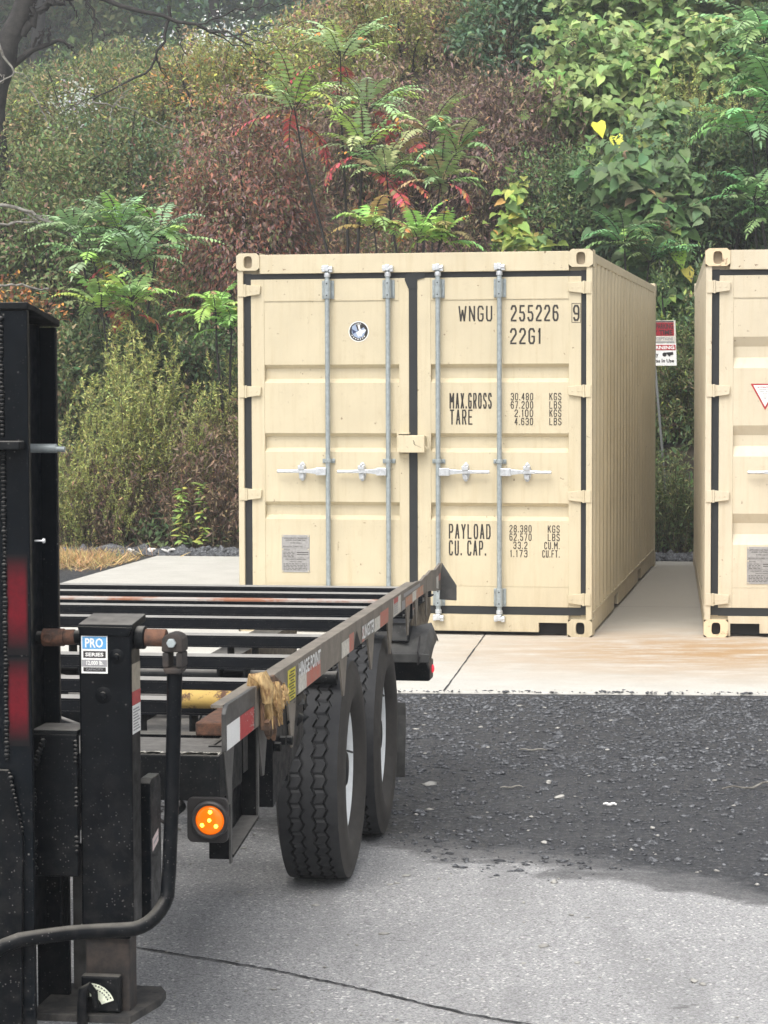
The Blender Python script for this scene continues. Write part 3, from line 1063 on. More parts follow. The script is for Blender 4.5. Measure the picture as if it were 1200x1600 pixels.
            for zc, sgz in ((2.478, 1), (0.118, -1)):
                c = MB()
                c.cyl((bx, yb, zc - sgz * 0.055), (bx, yb, zc - sgz * 0.028), 0.022, 14)
                c.box(bx - 0.034, bx - 0.012, -0.030, 0.008, zc - 0.020, zc + 0.020)
                c.box(bx + 0.014, bx + 0.038, -0.026, 0.008, zc - 0.024, zc + 0.016)
                c.box(bx - 0.014, bx + 0.014, -0.034, -0.008, zc - 0.016, zc + 0.024)
                c.cyl((bx - 0.036, -0.020, zc), (bx + 0.036, -0.020, zc), 0.011, 10)
                c.build('cam_keeper', GALV_BRIGHT, door, bevel=0.003)
            s2 = -1 if di == 0 else 1
            hm_ = MB()
            zc = 1.105
            a0, a1 = bx + s2 * 0.010, bx + s2 * 0.080
            hm_.box(min(a0, a1), max(a0, a1), -0.034, 0.012, zc - 0.026, zc + 0.026)
            poly = [(bx + s2 * 0.075, zc - 0.020), (bx + s2 * 0.14, zc - 0.012), (bx + s2 * 0.35, zc - 0.009), (bx + s2 * 0.35, zc + 0.009), (bx + s2 * 0.14, zc + 0.014), (bx + s2 * 0.075, zc + 0.020)]
            hm_.prism(poly, 1, -0.024, -0.010)
            hm_.cyl((bx + s2 * 0.24, -0.017, zc), (bx + s2 * 0.352, -0.017, zc), 0.0125, 10)
            hm_.build('handle', GALV_BRIGHT, door, bevel=0.003)
            rt = MB()
            rx_ = bx + s2 * 0.185
            ov = [(rx_ + 0.027 * math.cos(2 * math.pi * k / 16), zc - 0.002 + 0.066 * math.sin(2 * math.pi * k / 16)) for k in range(16)]
            rt.prism(ov, 1, YD - 0.010, YD + 0.002)
            rt.box(rx_ - 0.022, rx_ + 0.022, -0.030, YD - 0.006, zc + 0.012, zc + 0.040)
            rt.box(rx_ - 0.016, rx_ + 0.016, -0.010, YD - 0.006, zc - 0.050, zc - 0.014)
            rt.cyl((rx_, -0.032, zc + 0.044), (rx_, YD, zc + 0.044), 0.010, 8)
            rt.build('handle_retainer', GALV_BRIGHT, door, bevel=0.003)
        # lettering on the right-hand door
        if di == 1 and style == 1:
            word = lambda *a_: stencil(MB(), *a_).build('lettering', INK, door)
            y = YD + 0.004 - 0.0015
            word('WNGU', 1.53, 1.760, 2.116, 2.222, y, 0.0110)
            word('255226', 1.884, 2.207, 2.114, 2.224, y, 0.0125)
            word('9', 2.303, 2.347, 2.114, 2.222, YD - 0.0015, 0.0125)
            word('22G1', 1.88, 2.092, 1.962, 2.070, y, 0.0125)
            word('MAX.GROSS', 1.468, 1.756, 1.530, 1.637, y, 0.0100)
            word('TARE', 1.470, 1.626, 1.422, 1.525, y, 0.0100)
            for i, (s_n, u_n) in enumerate((('30.480', 'KGS'), ('67.200', 'LBS'), ('2.100', 'KGS'), ('4.630', 'LBS'))):
                z = 1.586 - i * 0.0555
                word(s_n, 1.885 if i < 2 else 1.910, 2.036, z, z + 0.050, y, 0.0058)
                word(u_n, 2.145, 2.226, z, z + 0.050, y, 0.0058)
            word('PAYLOAD', 1.462, 1.748, 0.650, 0.752, y, 0.0100)
            word('CU. CAP.', 1.462, 1.718, 0.537, 0.640, y, 0.0100)
            for i, (s_n, u_n) in enumerate((('28.380', 'KGS'), ('62.570', 'LBS'), ('33.2', 'CU.M.'), ('1.173', 'CU.FT.'))):
                z = 0.697 - i * 0.0557
                word(s_n, 1.876 if i < 2 else (1.902 if i == 2 else 1.880), 2.026 if i < 2 else 1.998, z, z + 0.050, y, 0.0058)
                word(u_n, 2.135 if i < 2 else (2.112 if i == 2 else 2.098), 2.216, z, z + 0.050, y, 0.0058)
            fr = MB()
            strip2d(fr, [(2.296, 2.105), (2.354, 2.105), (2.354, 2.231), (2.296, 2.231), (2.296, 2.105)], 0.004, lambda p: (p[0], YD - 0.0013, p[1]))
            fr.build('check_digit_frame', INK, door)
        if di == 0:
            # approval plate
            p0, p1, q0, q1 = (0.301, 0.497, 0.409, 0.666) if style == 1 else (0.284, 0.480, 0.356, 0.606)
            yp = YD + 0.004
            pl = MB().box(p0, p1, yp - 0.004, yp - 0.0005, q0, q1).build('approval_plate', PLATE, door, bevel=0.001)
            tx = MB()
            tf = lambda a, b: (a, yp - 0.0052, b)
            w_ = p1 - p0
            for (s_t, a, b, z, hh) in (('APPROVED FOR TRANSPORT', 0.08, 0.92, 0.895, 0.036), ('UNDER CUSTOMS SEAL', 0.14, 0.86, 0.84, 0.036), ('TYPE 22G1', 0.3, 0.7, 0.77, 0.03), ('MANUFACTURER NO', 0.05, 0.75, 0.68, 0.03), ('OWNER', 0.06, 0.3, 0.585, 0.028), ('CSC SAFETY APPROVAL', 0.12, 0.88, 0.33, 0.034), ('APPROVAL NUMBER', 0.28, 0.72, 0.27, 0.028)):
                font_text(tx, s_t, p0 + w_ * a, p0 + w_ * b, q0 + (q1 - q0) * z, q0 + (q1 - q0) * (z + hh), tf, 0.02)
            rg = random.Random(3)
            for z in (0.22, 0.18, 0.14, 0.10, 0.06, 0.53, 0.49, 0.45, 0.41):
                x = 0.06
                lim = 0.45 if z > 0.4 else 0.9
                while x < lim:
                    l_ = rg.uniform(0.03, 0.13)
                    tx.add([tf(p0 + w_ * x, q0 + (q1 - q0) * z), tf(p0 + w_ * min(lim, x + l_), q0 + (q1 - q0) * z), tf(p0 + w_ * min(lim, x + l_), q0 + (q1 - q0) * (z + 0.016)), tf(p0 + w_ * x, q0 + (q1 - q0) * (z + 0.016))], [(0, 1, 2, 3)])
                    x += l_ + 0.03
            for (a, b, z0_, z1_) in ((0.02, 0.98, 0.652, 0.657), (0.48, 0.485, 0.38, 0.63), (0.02, 0.98, 0.385, 0.39), (0.54, 0.95, 0.52, 0.545), (0.54, 0.95, 0.47, 0.49)):
                tx.add([tf(p0 + w_ * a, q0 + (q1 - q0) * z0_), tf(p0 + w_ * b, q0 + (q1 - q0) * z0_), tf(p0 + w_ * b, q0 + (q1 - q0) * z1_), tf(p0 + w_ * a, q0 + (q1 - q0) * z1_)], [(0, 1, 2, 3)])
            tx.build('plate_lettering', PLATE_INK, door)
            rv = MB()
            for a in (p0 + 0.008, p1 - 0.008):
                for b in (q0 + 0.008, (q0 + q1) / 2 + 0.03, q1 - 0.008):
                    rv.cyl((a, yp - 0.003, b), (a, yp - 0.008, b), 0.005, 8)
            rv.build('plate_rivet', mat, door)
        if di == 0 and style == 1:
            cx_, cz_ = 0.845, 2.054
            ring = lambda r, y, n=40: [(cx_ + r * math.cos(2 * math.pi * k / n), y, cz_ + r * math.sin(2 * math.pi * k / n)) for k in range(n)]
            y0 = YD + 0.004
            MB().add(ring(0.070, y0 - 0.0015), [tuple(range(40))]).build('round_sticker', WHITE, door)
            MB().add(ring(0.064, y0 - 0.0020), [tuple(range(40))]).build('sticker_ring', BLACKV, door)
            sb = MB()
            sp_ = lambda pts, y: [(cx_ + a * 0.064, y, cz_ + b * 0.064) for a, b in pts]
            sb.add(sp_([(-0.72, 0.52), (-0.35, 0.8), (-0.1, 0.05), (0.55, 0.45), (0.78, 0.1), (0.5, -0.55), (0.0, -0.72), (-0.5, -0.5), (-0.75, -0.1)], y0 - 0.0025), [tuple(range(9))])
            sb.build('sticker_field', STEELBLUE, door)
            MB().add(sp_([(-0.75, 0.3), (-0.2, -0.03), (-0.6, -0.25)], y0 - 0.0030), [(0, 1, 2)]).build('sticker_field', NAVY, door)
            e = MB()
            e.add(sp_([(-0.12, 0.70), (0.14, 0.70), (0.16, 0.35), (0.30, 0.10), (0.60, 0.22), (0.82, 0.18), (0.62, -0.08), (0.40, -0.20), (0.28, -0.52), (0.14, -0.40), (0.02, -0.56), (-0.12, -0.40), (-0.28, -0.10), (0.06, 0.06), (-0.02, 0.35)], y0 - 0.0034), [tuple(range(15))])
            n_ = 14
            arc = [(r * math.cos(a), r * math.sin(a)) for r in (0.86, 0.76) for a in [R(205 + 130 * k / n_) for k in range(n_ + 1)]]
            e.add(sp_(arc, y0 - 0.0034), [(k, k + 1, n_ + 1 + k + 1, n_ + 1 + k) for k in range(0, n_, 2)])
            e.build('sticker_bird', WHITE, door)
            font_text(MB(), 'USA', cx_ - 0.018, cx_ + 0.018, cz_ + 0.046, cz_ + 0.057, lambda a, b: (a, y0 - 0.0034, b)).build('sticker_lettering', WHITE, door)
        if di == 0 and style == 2:
            y0 = YD + 0.004
            tri = lambda s, y: [(0.3975 - 0.0955 * s, y, 1.640 + 0.053 * s), (0.3975 + 0.0955 * s, y, 1.640 + 0.053 * s), (0.3975, y, 1.640 - 0.122 * s)]
            MB().add(tri(1.0, y0 - 0.0015), [(0, 1, 2)]).build('warning_triangle', RED, door)
            MB().add(tri(0.82, y0 - 0.0020), [(0, 1, 2)]).build('triangle_field', WHITE, door)
            tx = MB()
            font_text(tx, 'ATTENTION', 0.345, 0.450, 1.664, 1.674, lambda a, b: (a, y0 - 0.0026, b), 0.03)
            tx.build('triangle_heading', RED, door)
            tx = MB()
            for s_t, a, z in (('CONTAINER UNDER', 0.042, 1.652), ('INSPECT BEFORE', 0.036, 1.640), ('ENTRY', 0.016, 1.627), ('FOR', 0.011, 1.615), ('HAZARD', 0.016, 1.602), ('FREE', 0.008, 1.590)):
                font_text(tx, s_t, 0.3975 - a, 0.3975 + a, z, z + 0.006, lambda a_, b_: (a_, y0 - 0.0026, b_), 0.02)
            tx.build('triangle_lettering', PLATE_INK, door)
    # rubber gasket all round and between the doors
    gk = MB()
    gy0, gy1 = 0.036, 0.060
    gk.box(0.044, 0.094, gy0, gy1, 0.145, 2.452)
    gk.box(2.358, W - 0.044, gy0, gy1, 0.145, 2.452)
    gk.box(0.094, 2.358, gy0, gy1, 2.412, 2.449)
    gk.box(0.094, 2.358, gy0, gy1, 0.141, 0.195)
    gk.box(cxs[0], cxs[1], 0.026, gy1, 0.195, 2.412)
    gk.prism([(1.165, 2.400), (1.19, 2.34), (1.2485, 2.34), (1.2485, 2.40), (1.30, 2.412), (1.30, 2.452), (1.255, 2.462), (1.19, 2.462), (1.175, 2.452)], 1, 0.022, 0.0262)
    gk.build('door_gasket', GASKET, root)
    if style == 1:
        lb = MB()
        lb.box(1.133, 1.312, -0.062, 0.024, 1.236, 1.352)
        box_ = lb.build('lock_box', CREAM, root, bevel=0.004)
        f = MB()
        f.box(1.118, 1.130, -0.03, 0.028, 1.232, 1.372)
        f.box(1.130, 1.200, -0.03, 0.028, 1.360, 1.372)
        f.tube([(1.312, -0.05, 1.352), (1.330, -0.05, 1.345), (1.338, -0.05, 1.300), (1.336, -0.05, 1.268), (1.326, -0.05, 1.258), (1.318, -0.05, 1.280)], 0.004, 8)
        f.build('lock_box_hasp', CREAM, box_)
        MB().box(1.146, 1.192, 0.012, 0.0295, 1.196, 1.226).build('stop_block', CREAM, root, bevel=0.002)
        sc = MB()
        strip2d(sc, [(1.236, 1.318), (1.243, 1.305), (1.239, 1.300), (1.250, 1.286)], 0.004, lambda p: (p[0], -0.0632, p[1]))
        strip2d(sc, [(1.250, 1.288), (1.290, 1.270)], 0.0015, lambda p: (p[0], -0.0632, p[1]))
        sc.build('scratch', RUST_DARK, box_)
    return root


G1 = [(1.832, 1.707, 0.026, 0.028), (1.365, 1.236, 0.026, 0.028), (0.896, 0.775, 0.026, 0.028)]
G2 = [(2.006, 1.797, 0.066, 0.070), (1.416, 1.209, 0.066, 0.070), (0.827, 0.618, 0.066, 0.070)]
c1y, c2y = 0.1867, 0.1213
make_container((1.3913 - W * math.cos(c1y), 15.3922 + W * math.sin(c1y), 0.0), -c1y, 'cream container with lettering, round sticker and lock box on its doors', CREAM, G1, 1)
make_container((2.1381, 15.387, 0.0), -c2y, 'cream container cut off at the right edge, with a red bordered triangle sticker', CREAM2, G2, 2)


# ================================================================ TRAILER (local x = right, y = ahead towards the containers)
TR = empty('container_trailer', (-0.406, 5.86, GZ), -R(8.6), 'black tandem axle trailer with open crossbar deck and front jack', 'trailer')


def rail_z(u):
    """bottom and top edge of the side rail"""
    b = 0.800 + 0.048 * min(1, max(0, u / 3.6))
    return b, 0.920


def side_rail(side):
    x = 0.0 if side > 0 else -2.44
    s = side
    xi = x - s * 0.012
    segs = [0.0, 0.012, 0.04, 0.37, 1.0, 1.6, 2.2, 2.8, 3.4, 3.62, 3.76, 3.90]
    def mb_for(us, dz=None):
        mb = MB()
        k = len(us)
        vs = []
        for xx in (x, xi):
            for u in us:
                b, t = rail_z(u)
                if u < 0.03:
                    t -= 0.022 if u == 0 else 0.008
                j = 0.004 * math.sin(u * 9) if 3.0 < u else 0
                vs.append((xx, u, b + j))
            for u in us:
                b, t = rail_z(u)
                if u < 0.03:
                    t -= 0.022 if u == 0 else 0.008
                j = 0.008 * math.sin(u * 13) if 3.3 < u else 0
                vs.append((xx, u, t + j))
        f = []
        for i in range(k - 1):
            f.append((i, i + 1, k + i + 1, k + i))
            f.append((2 * k + i, 3 * k + i, 3 * k + i + 1, 2 * k + i + 1))
            f.append((k + i, k + i + 1, 3 * k + i + 1, 3 * k + i))
            f.append((i, 2 * k + i, 2 * k + i + 1, i + 1))
        f.append((0, k, 3 * k, 2 * k))
        f.append((k - 1, 3 * k - 1, 4 * k - 1, 2 * k - 1))
        return mb.add(vs, f)
    o = mb_for(segs[3:]).build('side_rail', RAIL_DUST, TR, bevel=0.002)
    fr = mb_for(segs[:4]).build('rail_front', RAIL_DARK, o, bevel=0.002)
    lip = MB()
    a, b = sorted((xi - s * 0.0005, xi - s * 0.032))
    lip.box(a, b, 0.02, 3.6, 0.911, 0.9185)
    lip.build('rail_lip', RAIL_DUST, o)
    # bent, flared tail end of the rail
    t = MB()
    up = [(3.905, 0.850, 0.918), (4.02, 0.846, 0.932), (4.12, 0.834, 0.926), (4.30, 0.822, 0.942)]
    vs = []
    for xx in (0.0, -0.010):
        for i, (u, zb, zt) in enumerate(up):
            off = s * (0.004 * (i == 1) + 0.012 * (i > 1))
            vs += [(x + off + s * xx, u, zb), (x + off + s * xx, u, zt)]
    f = []
    for i in range(3):
        f += [(2 * i, 2 * i + 2, 2 * i + 3, 2 * i + 1), (8 + 2 * i, 8 + 2 * i + 1, 8 + 2 * i + 3, 8 + 2 * i + 2), (2 * i + 1, 2 * i + 3, 8 + 2 * i + 3, 8 + 2 * i + 1), (2 * i, 8 + 2 * i, 8 + 2 * i + 2, 2 * i + 2)]
    f += [(0, 1, 9, 8), (6, 14, 15, 7)]
    t.add(vs, f)
    t.build('rail_tail', RAIL_DUST, o)
    return o


rail = side_rail(1)
side_rail(-1)
# tail plate standing across the end of the right rail
MB().prism([(0.004, 0.780), (0.014, 0.944), (0.080, 0.842), (0.080, 0.776)], 1, 4.305, 4.317).build('tail_plate', RAIL_DARK, TR, bevel=0.002)

# gussets under the right-hand rail
for u0, w, dz in ((0.02, 0.13, 0.15), (0.44, 0.16, 0.155), (0.88, 0.14, 0.15), (1.78, 0.17, 0.135), (2.38, 0.17, 0.13), (2.86, 0.15, 0.135), (3.36, 0.13, 0.125), (3.62, 0.11, 0.12), (3.95, 0.09, 0.11)):
    b, t = rail_z(u0)
    MB().prism([(u0, b + 0.006), (u0 + w, b + 0.006), (u0 + w * 0.60, b - dz), (u0 + w * 0.45, b - dz)], 0, -0.0165, -0.0105).build('gusset', RAIL_DARK if u0 < 0.6 else RAIL_DUST, TR)


def tape(u0, u1, mat, zf0=0.0, zf1=1.0, name='reflective_tape', off=0.0012):
    """flat sticker on the outside of the right rail between u0 and u1"""
    vs = []
    for u in (u0, u1):
        b, t = rail_z(u)
        vs += [(off, u, b + 0.003 + (t - b - 0.008) * zf0), (off, u, b + 0.003 + (t - b - 0.008) * zf1)]
    return MB().add(vs, [(0, 2, 3, 1)]).build(name, mat, rail)


tape(0.006, 0.165, WHITE, 0.0, 0.58)
tape(0.165, 0.345, RED, 0.0, 0.58)
rg = random.Random(4)
ch = MB()
for i in range(60):
    u = 0.345 - abs(rg.gauss(0, 0.045))
    z = 0.806 + rg.random() * 0.058
    s = rg.uniform(0.001, 0.004)
    ch.add([(0.0018, u, z), (0.0018, u + s * 2, z + s * .4), (0.0018, u + s, z + s * 1.4)], [(0, 1, 2)])
ch.build('tape_chips', WHITE_DIRTY, rail)
yl = tape(0.825, 0.945, YELLOW, -0.02, 0.90, 'yellow_label')
lt = MB()
for i in range(11):
    z = 0.895 - i * 0.0085
    a = 0.84 + 0.02 * (i % 3 == 0)
    lt.add([(0.0026, a, z), (0.0026, 0.932 - 0.018 * (i % 2), z - 0.001), (0.0026, 0.932 - 0.018 * (i % 2), z + 0.0028), (0.0026, a, z + 0.0038)], [(0, 1, 2, 3)])
lt.build('label_lettering', BLACKV, yl)
tape(0.99, 1.125, WHITE_DIRTY, 0.0, 0.55)
tape(1.125, 1.365, RED_FADED, 0.0, 0.55)
tape(1.76, 1.915, WHITE_DIRTY, 0.0, 0.60)
tape(1.915, 2.01, RED_FADED, 0.0, 0.70)
tape(2.19, 2.235, RED_FADED, 0.0, 0.60)
tape(2.475, 2.605, WHITE_DIRTY, 0.0, 0.62)
tape(2.605, 2.81, RED_FADED, 0.0, 0.72)
st = tape(2.935, 3.14, WHITE_DIRTY, 0.02, 0.95, 'white_label')
lt = MB()
tp = MB()
tp.add([(0.0022, 2.945, 0.892), (0.0022, 3.06, 0.892), (0.0022, 3.06, 0.912), (0.0022, 2.945, 0.912)], [(0, 1, 2, 3)])
tp.build('label_heading', RED, st)
for i in range(5):
    z = 0.852 + i * 0.0085
    lt.add([(0.0024, 2.95, z), (0.0024, 3.055, z), (0.0024, 3.055, z + 0.004), (0.0024, 2.95, z + 0.004)], [(0, 1, 2, 3)])
lt.build('label_lettering', GREYV, st)
tape(3.17, 3.26, GREYV, 0.0, 0.5)
tape(3.27, 3.47, ORANGE_FADED, 0.0, 0.55)
tape(3.47, 3.585, WHITE_DIRTY, 0.0, 0.6)
tape(3.585, 3.80, ORANGE_FADED, 0.0, 0.62)
tape(3.22, 3.70, GREYV, 0.66, 0.88)
MB().add([(0.0132, 4.135, 0.846), (0.0132, 4.21, 0.836), (0.0132, 4.21, 0.895), (0.0132, 4.135, 0.893)], [(0, 1, 2, 3)]).build('reflective_tape', WHITE_DIRTY, rail)
MB().add([(0.0132, 4.212, 0.868), (0.0132, 4.28, 0.872), (0.0132, 4.28, 0.902), (0.0132, 4.212, 0.897)], [(0, 1, 2, 3)]).build('reflective_tape', RED_FADED, rail)
lt = MB()
font_text(lt, 'HINGE POINT', 0.99, 1.36, 0.862, 0.908, lambda a, b: (0.0028, a, b), 0.03)
lt.build('rail_lettering', WHITE, rail)
lt = MB()
font_text(lt, 'SLINGSTER', 2.18, 2.46, 0.842, 0.890, lambda a, b: (0.0028, a, b), 0.03)
lt.build('rail_lettering', WHITE, rail)
# rip in the lower edge of the rail above the rear tyre
MB().add([(0.0016, 2.0, 0.829), (0.0016, 2.15, 0.831), (0.0016, 2.07, 0.886)], [(0, 1, 2)]).build('rail_tear', DARK, rail)

# deck: crossbars, main beams
for i, u in enumerate((0.64, 1.06, 1.66, 2.27, 2.85, 3.29, 3.58, 3.88, 4.17)):
    b = MB()
    hh = 0.036 if u < 2.9 else 0.030
    b.box(-2.426, -0.0135, u, u + 0.085, 0.8345, 0.84)
    b.box(-2.426, -0.0135, u, u + 0.006, 0.84 - hh, 0.834)
    b.box(-2.426, -0.0135, u, u + 0.085, 0.84 - hh - 0.006, 0.84 - hh - 0.0005)
    b.build('crossbar', RUST_LIGHT if i == 6 else BAR_STEEL, TR)
    if i == 6:
        MB().box(-2.426, -0.0135, u - 0.004, u - 0.001, 0.77, 0.833).build('crossbar_face', BLACK_CLEAN, TR)
for x in (-0.62, -1.86):
    b = MB()
    b.box(x - 0.06, x + 0.06, 0.26, 4.2, 0.70, 0.712)
    b.box(x - 0.006, x + 0.006, 0.26, 4.2, 0.48, 0.70)
    b.box(x - 0.06, x + 0.06, 0.26, 4.2, 0.468, 0.48)
    b.build('main_beam', BLACK, TR)
for u, xs in ((1.25, (-0.33, -0.86)), (1.42, (-0.30, -0.48)), (1.88, (-0.40, -0.98, -1.2)), (2.05, (-0.62,)), (2.5, (-0.50, -1.1)), (0.85, (-0.25, -0.5))):
    for x in xs:
        b = MB()
        b.box(x - 0.05, x + 0.05, u, u + 0.09, 0.775, 0.783)
        b.box(x - 0.05, x - 0.042, u, u + 0.09, 0.70, 0.775)
        b.box(x + 0.042, x + 0.05, u, u + 0.09, 0.70, 0.775)
        b.build('deck_bracket', BLACK_DUSTY, TR, bevel=0.002)
for u in (0.9, 1.3, 1.95, 2.6):
    MB().box(-1.8, -0.68, u, u + 0.22, 0.60, 0.615).build('belly_plate', BLACK_DUSTY, TR)
MB().box(-0.55, -0.26, 0.30, 1.7, 0.66, 0.675).build('belly_plate', BLACK_DUSTY, TR)

for pts_, r_ in (([(-0.30, 0.9, 0.72), (-0.36, 1.3, 0.735), (-0.33, 1.75, 0.72), (-0.42, 2.3, 0.74)], 0.011), ([(-0.55, 0.7, 0.735), (-0.80, 1.0, 0.745), (-1.1, 1.15, 0.74), (-1.3, 1.5, 0.735)], 0.012), ([(-0.45, 1.2, 0.74), (-0.75, 1.55, 0.745), (-1.0, 1.9, 0.735)], 0.009)):
    MB().tube(pts_, r_, 8).build('air_hose', BLACK_DUSTY, TR, smooth=60)
for u in (1.38, 1.97):
    MB().cyl((-1.9, u, 0.735), (-0.05, u, 0.735), 0.024, 12).build('cross_tube', BLACK_DUSTY, TR, smooth=40)

# heavy front beam with dusty top
fb = MB()
fb.box(-2.44, -0.0135, -0.02, 0.26, 0.676, 0.795)
fb.build('front_beam', BLACK_DUSTY, TR, bevel=0.006)
dirt = MB()
rg = random.Random(8)
for i in range(70):
    x = rg.uniform(-0.30, -0.02)
    s = rg.uniform(0.004, 0.014)
    dirt.add([(x - s, -0.019 + rg.uniform(0, 0.006), 0.7965), (x + s, -0.016, 0.7965), (x + s * .4, 0.004 + rg.uniform(0, 0.02), 0.7965), (x - s * .5, 0.003 + rg.uniform(0, 0.02), 0.7965)], [(0, 1, 2, 3)])
dirt.build('edge_mud_highlight', WHITE_DIRTY, TR)  # pale flecks paint the edge's highlight along with dried mud
MB().box(-2.43, -0.0135, 0.27, 0.33, 0.70, 0.80).build('crossbar', BLACK, TR)
# rusty wear block on the beam, and the yellow roller pin
MB().box(-0.142, -0.022, 0.262, 0.60, 0.800, 0.836).build('wear_block', RUST, TR, bevel=0.004)
yp = MB()
yp.cyl((-0.262, 0.565, 0.855), (-0.014, 0.565, 0.855), 0.026, 20)
yp.build('roller_pin', YELLOW_RUST, TR, smooth=40, bevel=0.003)

# marker lamp on its rubber bracket
lb = MB()
rad = 0.016
poly = []
for cx_, cz_, a0 in ((0.012 - rad, 0.690 - rad, 0), (-0.094 + rad, 0.690 - rad, 90), (-0.094 + rad, 0.574 + rad, 180), (0.012 - rad, 0.574 + rad, 270)):
    for k in range(5):
        t = R(a0 + 90 * k / 4)
        poly.append((cx_ + rad * math.cos(t), cz_ + rad * math.sin(t)))
lb.prism(poly, 1, -0.040, -0.024)
lamp = lb.build('marker_lamp', BLACKV, TR, bevel=0.002)
lc = (-0.033, -0.040, 0.633)
MB().lathe([(0.0, 0.050), (0.010, 0.049), (0.014, 0.044), (0.012, 0.038), (0.002, 0.037)], (lc[0], lc[1] + 0.001, lc[2]), (0, -1, 0), 32).build('lamp_grommet', BLACKV, lamp, smooth=40)
MB().lathe([(0.0, 0.0375), (0.006, 0.037), (0.011, 0.030), (0.013, 0.016), (0.0135, 0.0005)], (lc[0], lc[1], lc[2]), (0, -1, 0), 32).build('lamp_lens', AMBER, lamp, smooth=60)
for dx, dz in ((0.002, 0.022), (0.0, 0.001), (-0.019, -0.012), (0.017, -0.014)):
    MB().lathe([(0.0, 0.0052), (0.003, 0.004), (0.0042, 0.0005)], (lc[0] + dx, lc[1] - 0.0125, lc[2] + dz), (0, -1, 0), 12).build('lamp_diode', AMBER_LED, lamp, smooth=60)
w = MB()
w.tube([(-0.12, -0.01, 0.68), (-0.118, -0.03, 0.655), (-0.135, -0.03, 0.628), (-0.16, -0.02, 0.62), (-0.20, -0.01, 0.64)], 0.005, 8)
w.build('lamp_cable', BLACKV, TR, smooth=60)
MB().cyl((-0.128, -0.035, 0.655), (-0.128, 0.02, 0.655), 0.017, 12).build('cable_grommet', BLACK_DUSTY, TR, smooth=40)

# stake channel hanging below the rail, then the step bracket behind it
sc = MB()
sc.box(-0.072, -0.0175, 0.110, 0.124, 0.500, 0.799)
sc.box(-0.072, -0.060, 0.124, 0.470, 0.500, 0.799)
sc.box(-0.060, -0.0175, 0.456, 0.470, 0.545, 0.799)
sc.build('stake_channel', BLACK, TR, bevel=0.002)
MB().prism([(0.126, 0.502), (0.454, 0.543), (0.454, 0.551), (0.126, 0.510)], 0, -0.058, -0.010).build('stake_foot', BLACK_DUSTY, TR)
MB().box(-0.0172, -0.0125, 0.106, 0.126, 0.490, 0.799).build('lit_stake_edge', RAIL_DARK, TR)  # paler strips paint the light caught by the channel edges
MB().box(-0.0172, -0.0125, 0.454, 0.474, 0.535, 0.799).build('lit_stake_edge', RAIL_DARK, TR)
sb = MB()
sb.box(-0.090, -0.0175, 0.69, 0.70, 0.53, 0.812)
sb.prism([(0.70, 0.53), (1.16, 0.66), (1.16, 0.81), (0.70, 0.81)], 0, -0.024, -0.0176)
sb.box(-0.090, -0.0245, 0.95, 0.96, 0.56, 0.812)
sb.build('step_bracket', BLACK, TR)
for a, b in ((0.72, 0.70), (0.80, 0.705), (0.90, 0.69)):
    MB().cyl((-0.017, a, b), (0.0, a, b), 0.014, 8).build('bracket_bolt', BLACK_DUSTY, TR)


def crumpled(name, nu, nv, fn, mat, thick=0.004):
    mb = MB()
    vs = [fn(i / nu, j / nv) for i in range(nu + 1) for j in range(nv + 1)]
    fs = [(i * (nv + 1) + j, (i + 1) * (nv + 1) + j, (i + 1) * (nv + 1) + j + 1, i * (nv + 1) + j + 1) for i in range(nu) for j in range(nv)]
    o = mb.add(vs, fs).build(name, mat, TR, smooth=70)
    so = o.modifiers.new('thickness', 'SOLIDIFY')
    so.thickness = thick
    return o


# torn rubber flap in front of the leading tyre
def flap(a, b):
    u = 0.93 + 0.30 * a + 0.03 * math.sin(b * 9)
    x = -0.032 + 0.016 * math.sin(a * 9 + b * 4) + 0.012 * math.sin(b * 17 + a * 3)
    z = 0.806 - (0.13 - 0.03 * a) * b + 0.012 * math.sin(a * 13) * b
    return (x, u, z)


crumpled('rubber_flap', 14, 8, flap, BLACK_CLEAN)


# crushed plastic fender behind the rear tyre
def fend(a, b):
    x = -0.26 + 0.325 * b
    u = 3.50 + 0.30 * a
    arch = 0.085 * math.sin(min(1, a * 1.3) * math.pi / 2)
    crease = 0.030 * math.exp(-((a - 0.15 - 0.75 * b) / 0.10) ** 2) - 0.018 * math.exp(-((a - 0.45 - 0.5 * b) / 0.15) ** 2)
    z = 0.630 + arch + crease * math.sin(min(1, a * 3) * 1.57) + 0.006 * math.sin(b * 15)
    if b > 0.93:
        z -= (b - 0.93) / 0.07 * 0.06
    return (x, u, z)


crumpled('fender', 24, 28, fend, PLASTIC)
MB().box(-0.26, 0.066, 3.492, 3.504, 0.600, 0.636).build('fender_edge', PLASTIC, TR, bevel=0.003)
MB().tube([(0.02, 3.56, 0.70), (0.020, 3.485, 0.645), (0.022, 3.475, 0.595), (0.030, 3.47, 0.63)], 0.004, 8).build('fender_tie', BLACKV, TR)
MB().prism([(3.55, 0.68), (3.60, 0.75), (3.95, 0.80), (4.28, 0.80), (4.28, 0.72), (4.1, 0.66), (3.8, 0.64)], 0, -0.20, -0.03).build('tail_bracket', BLACK_CLEAN, TR, bevel=0.004)
MB().box(-2.40, 0.030, 3.78, 3.90, 0.487, 0.572).build('light_bar', BLACK_CLEAN, TR, bevel=0.008)
MB().lathe([(0.0, 0.018), (0.005, 0.016), (0.008, 0.008), (0.009, 0.0005)], (0.0305, 3.860, 0.531), (1, 0, 0), 20).build('side_lamp', RED_LAMP, TR, smooth=60)
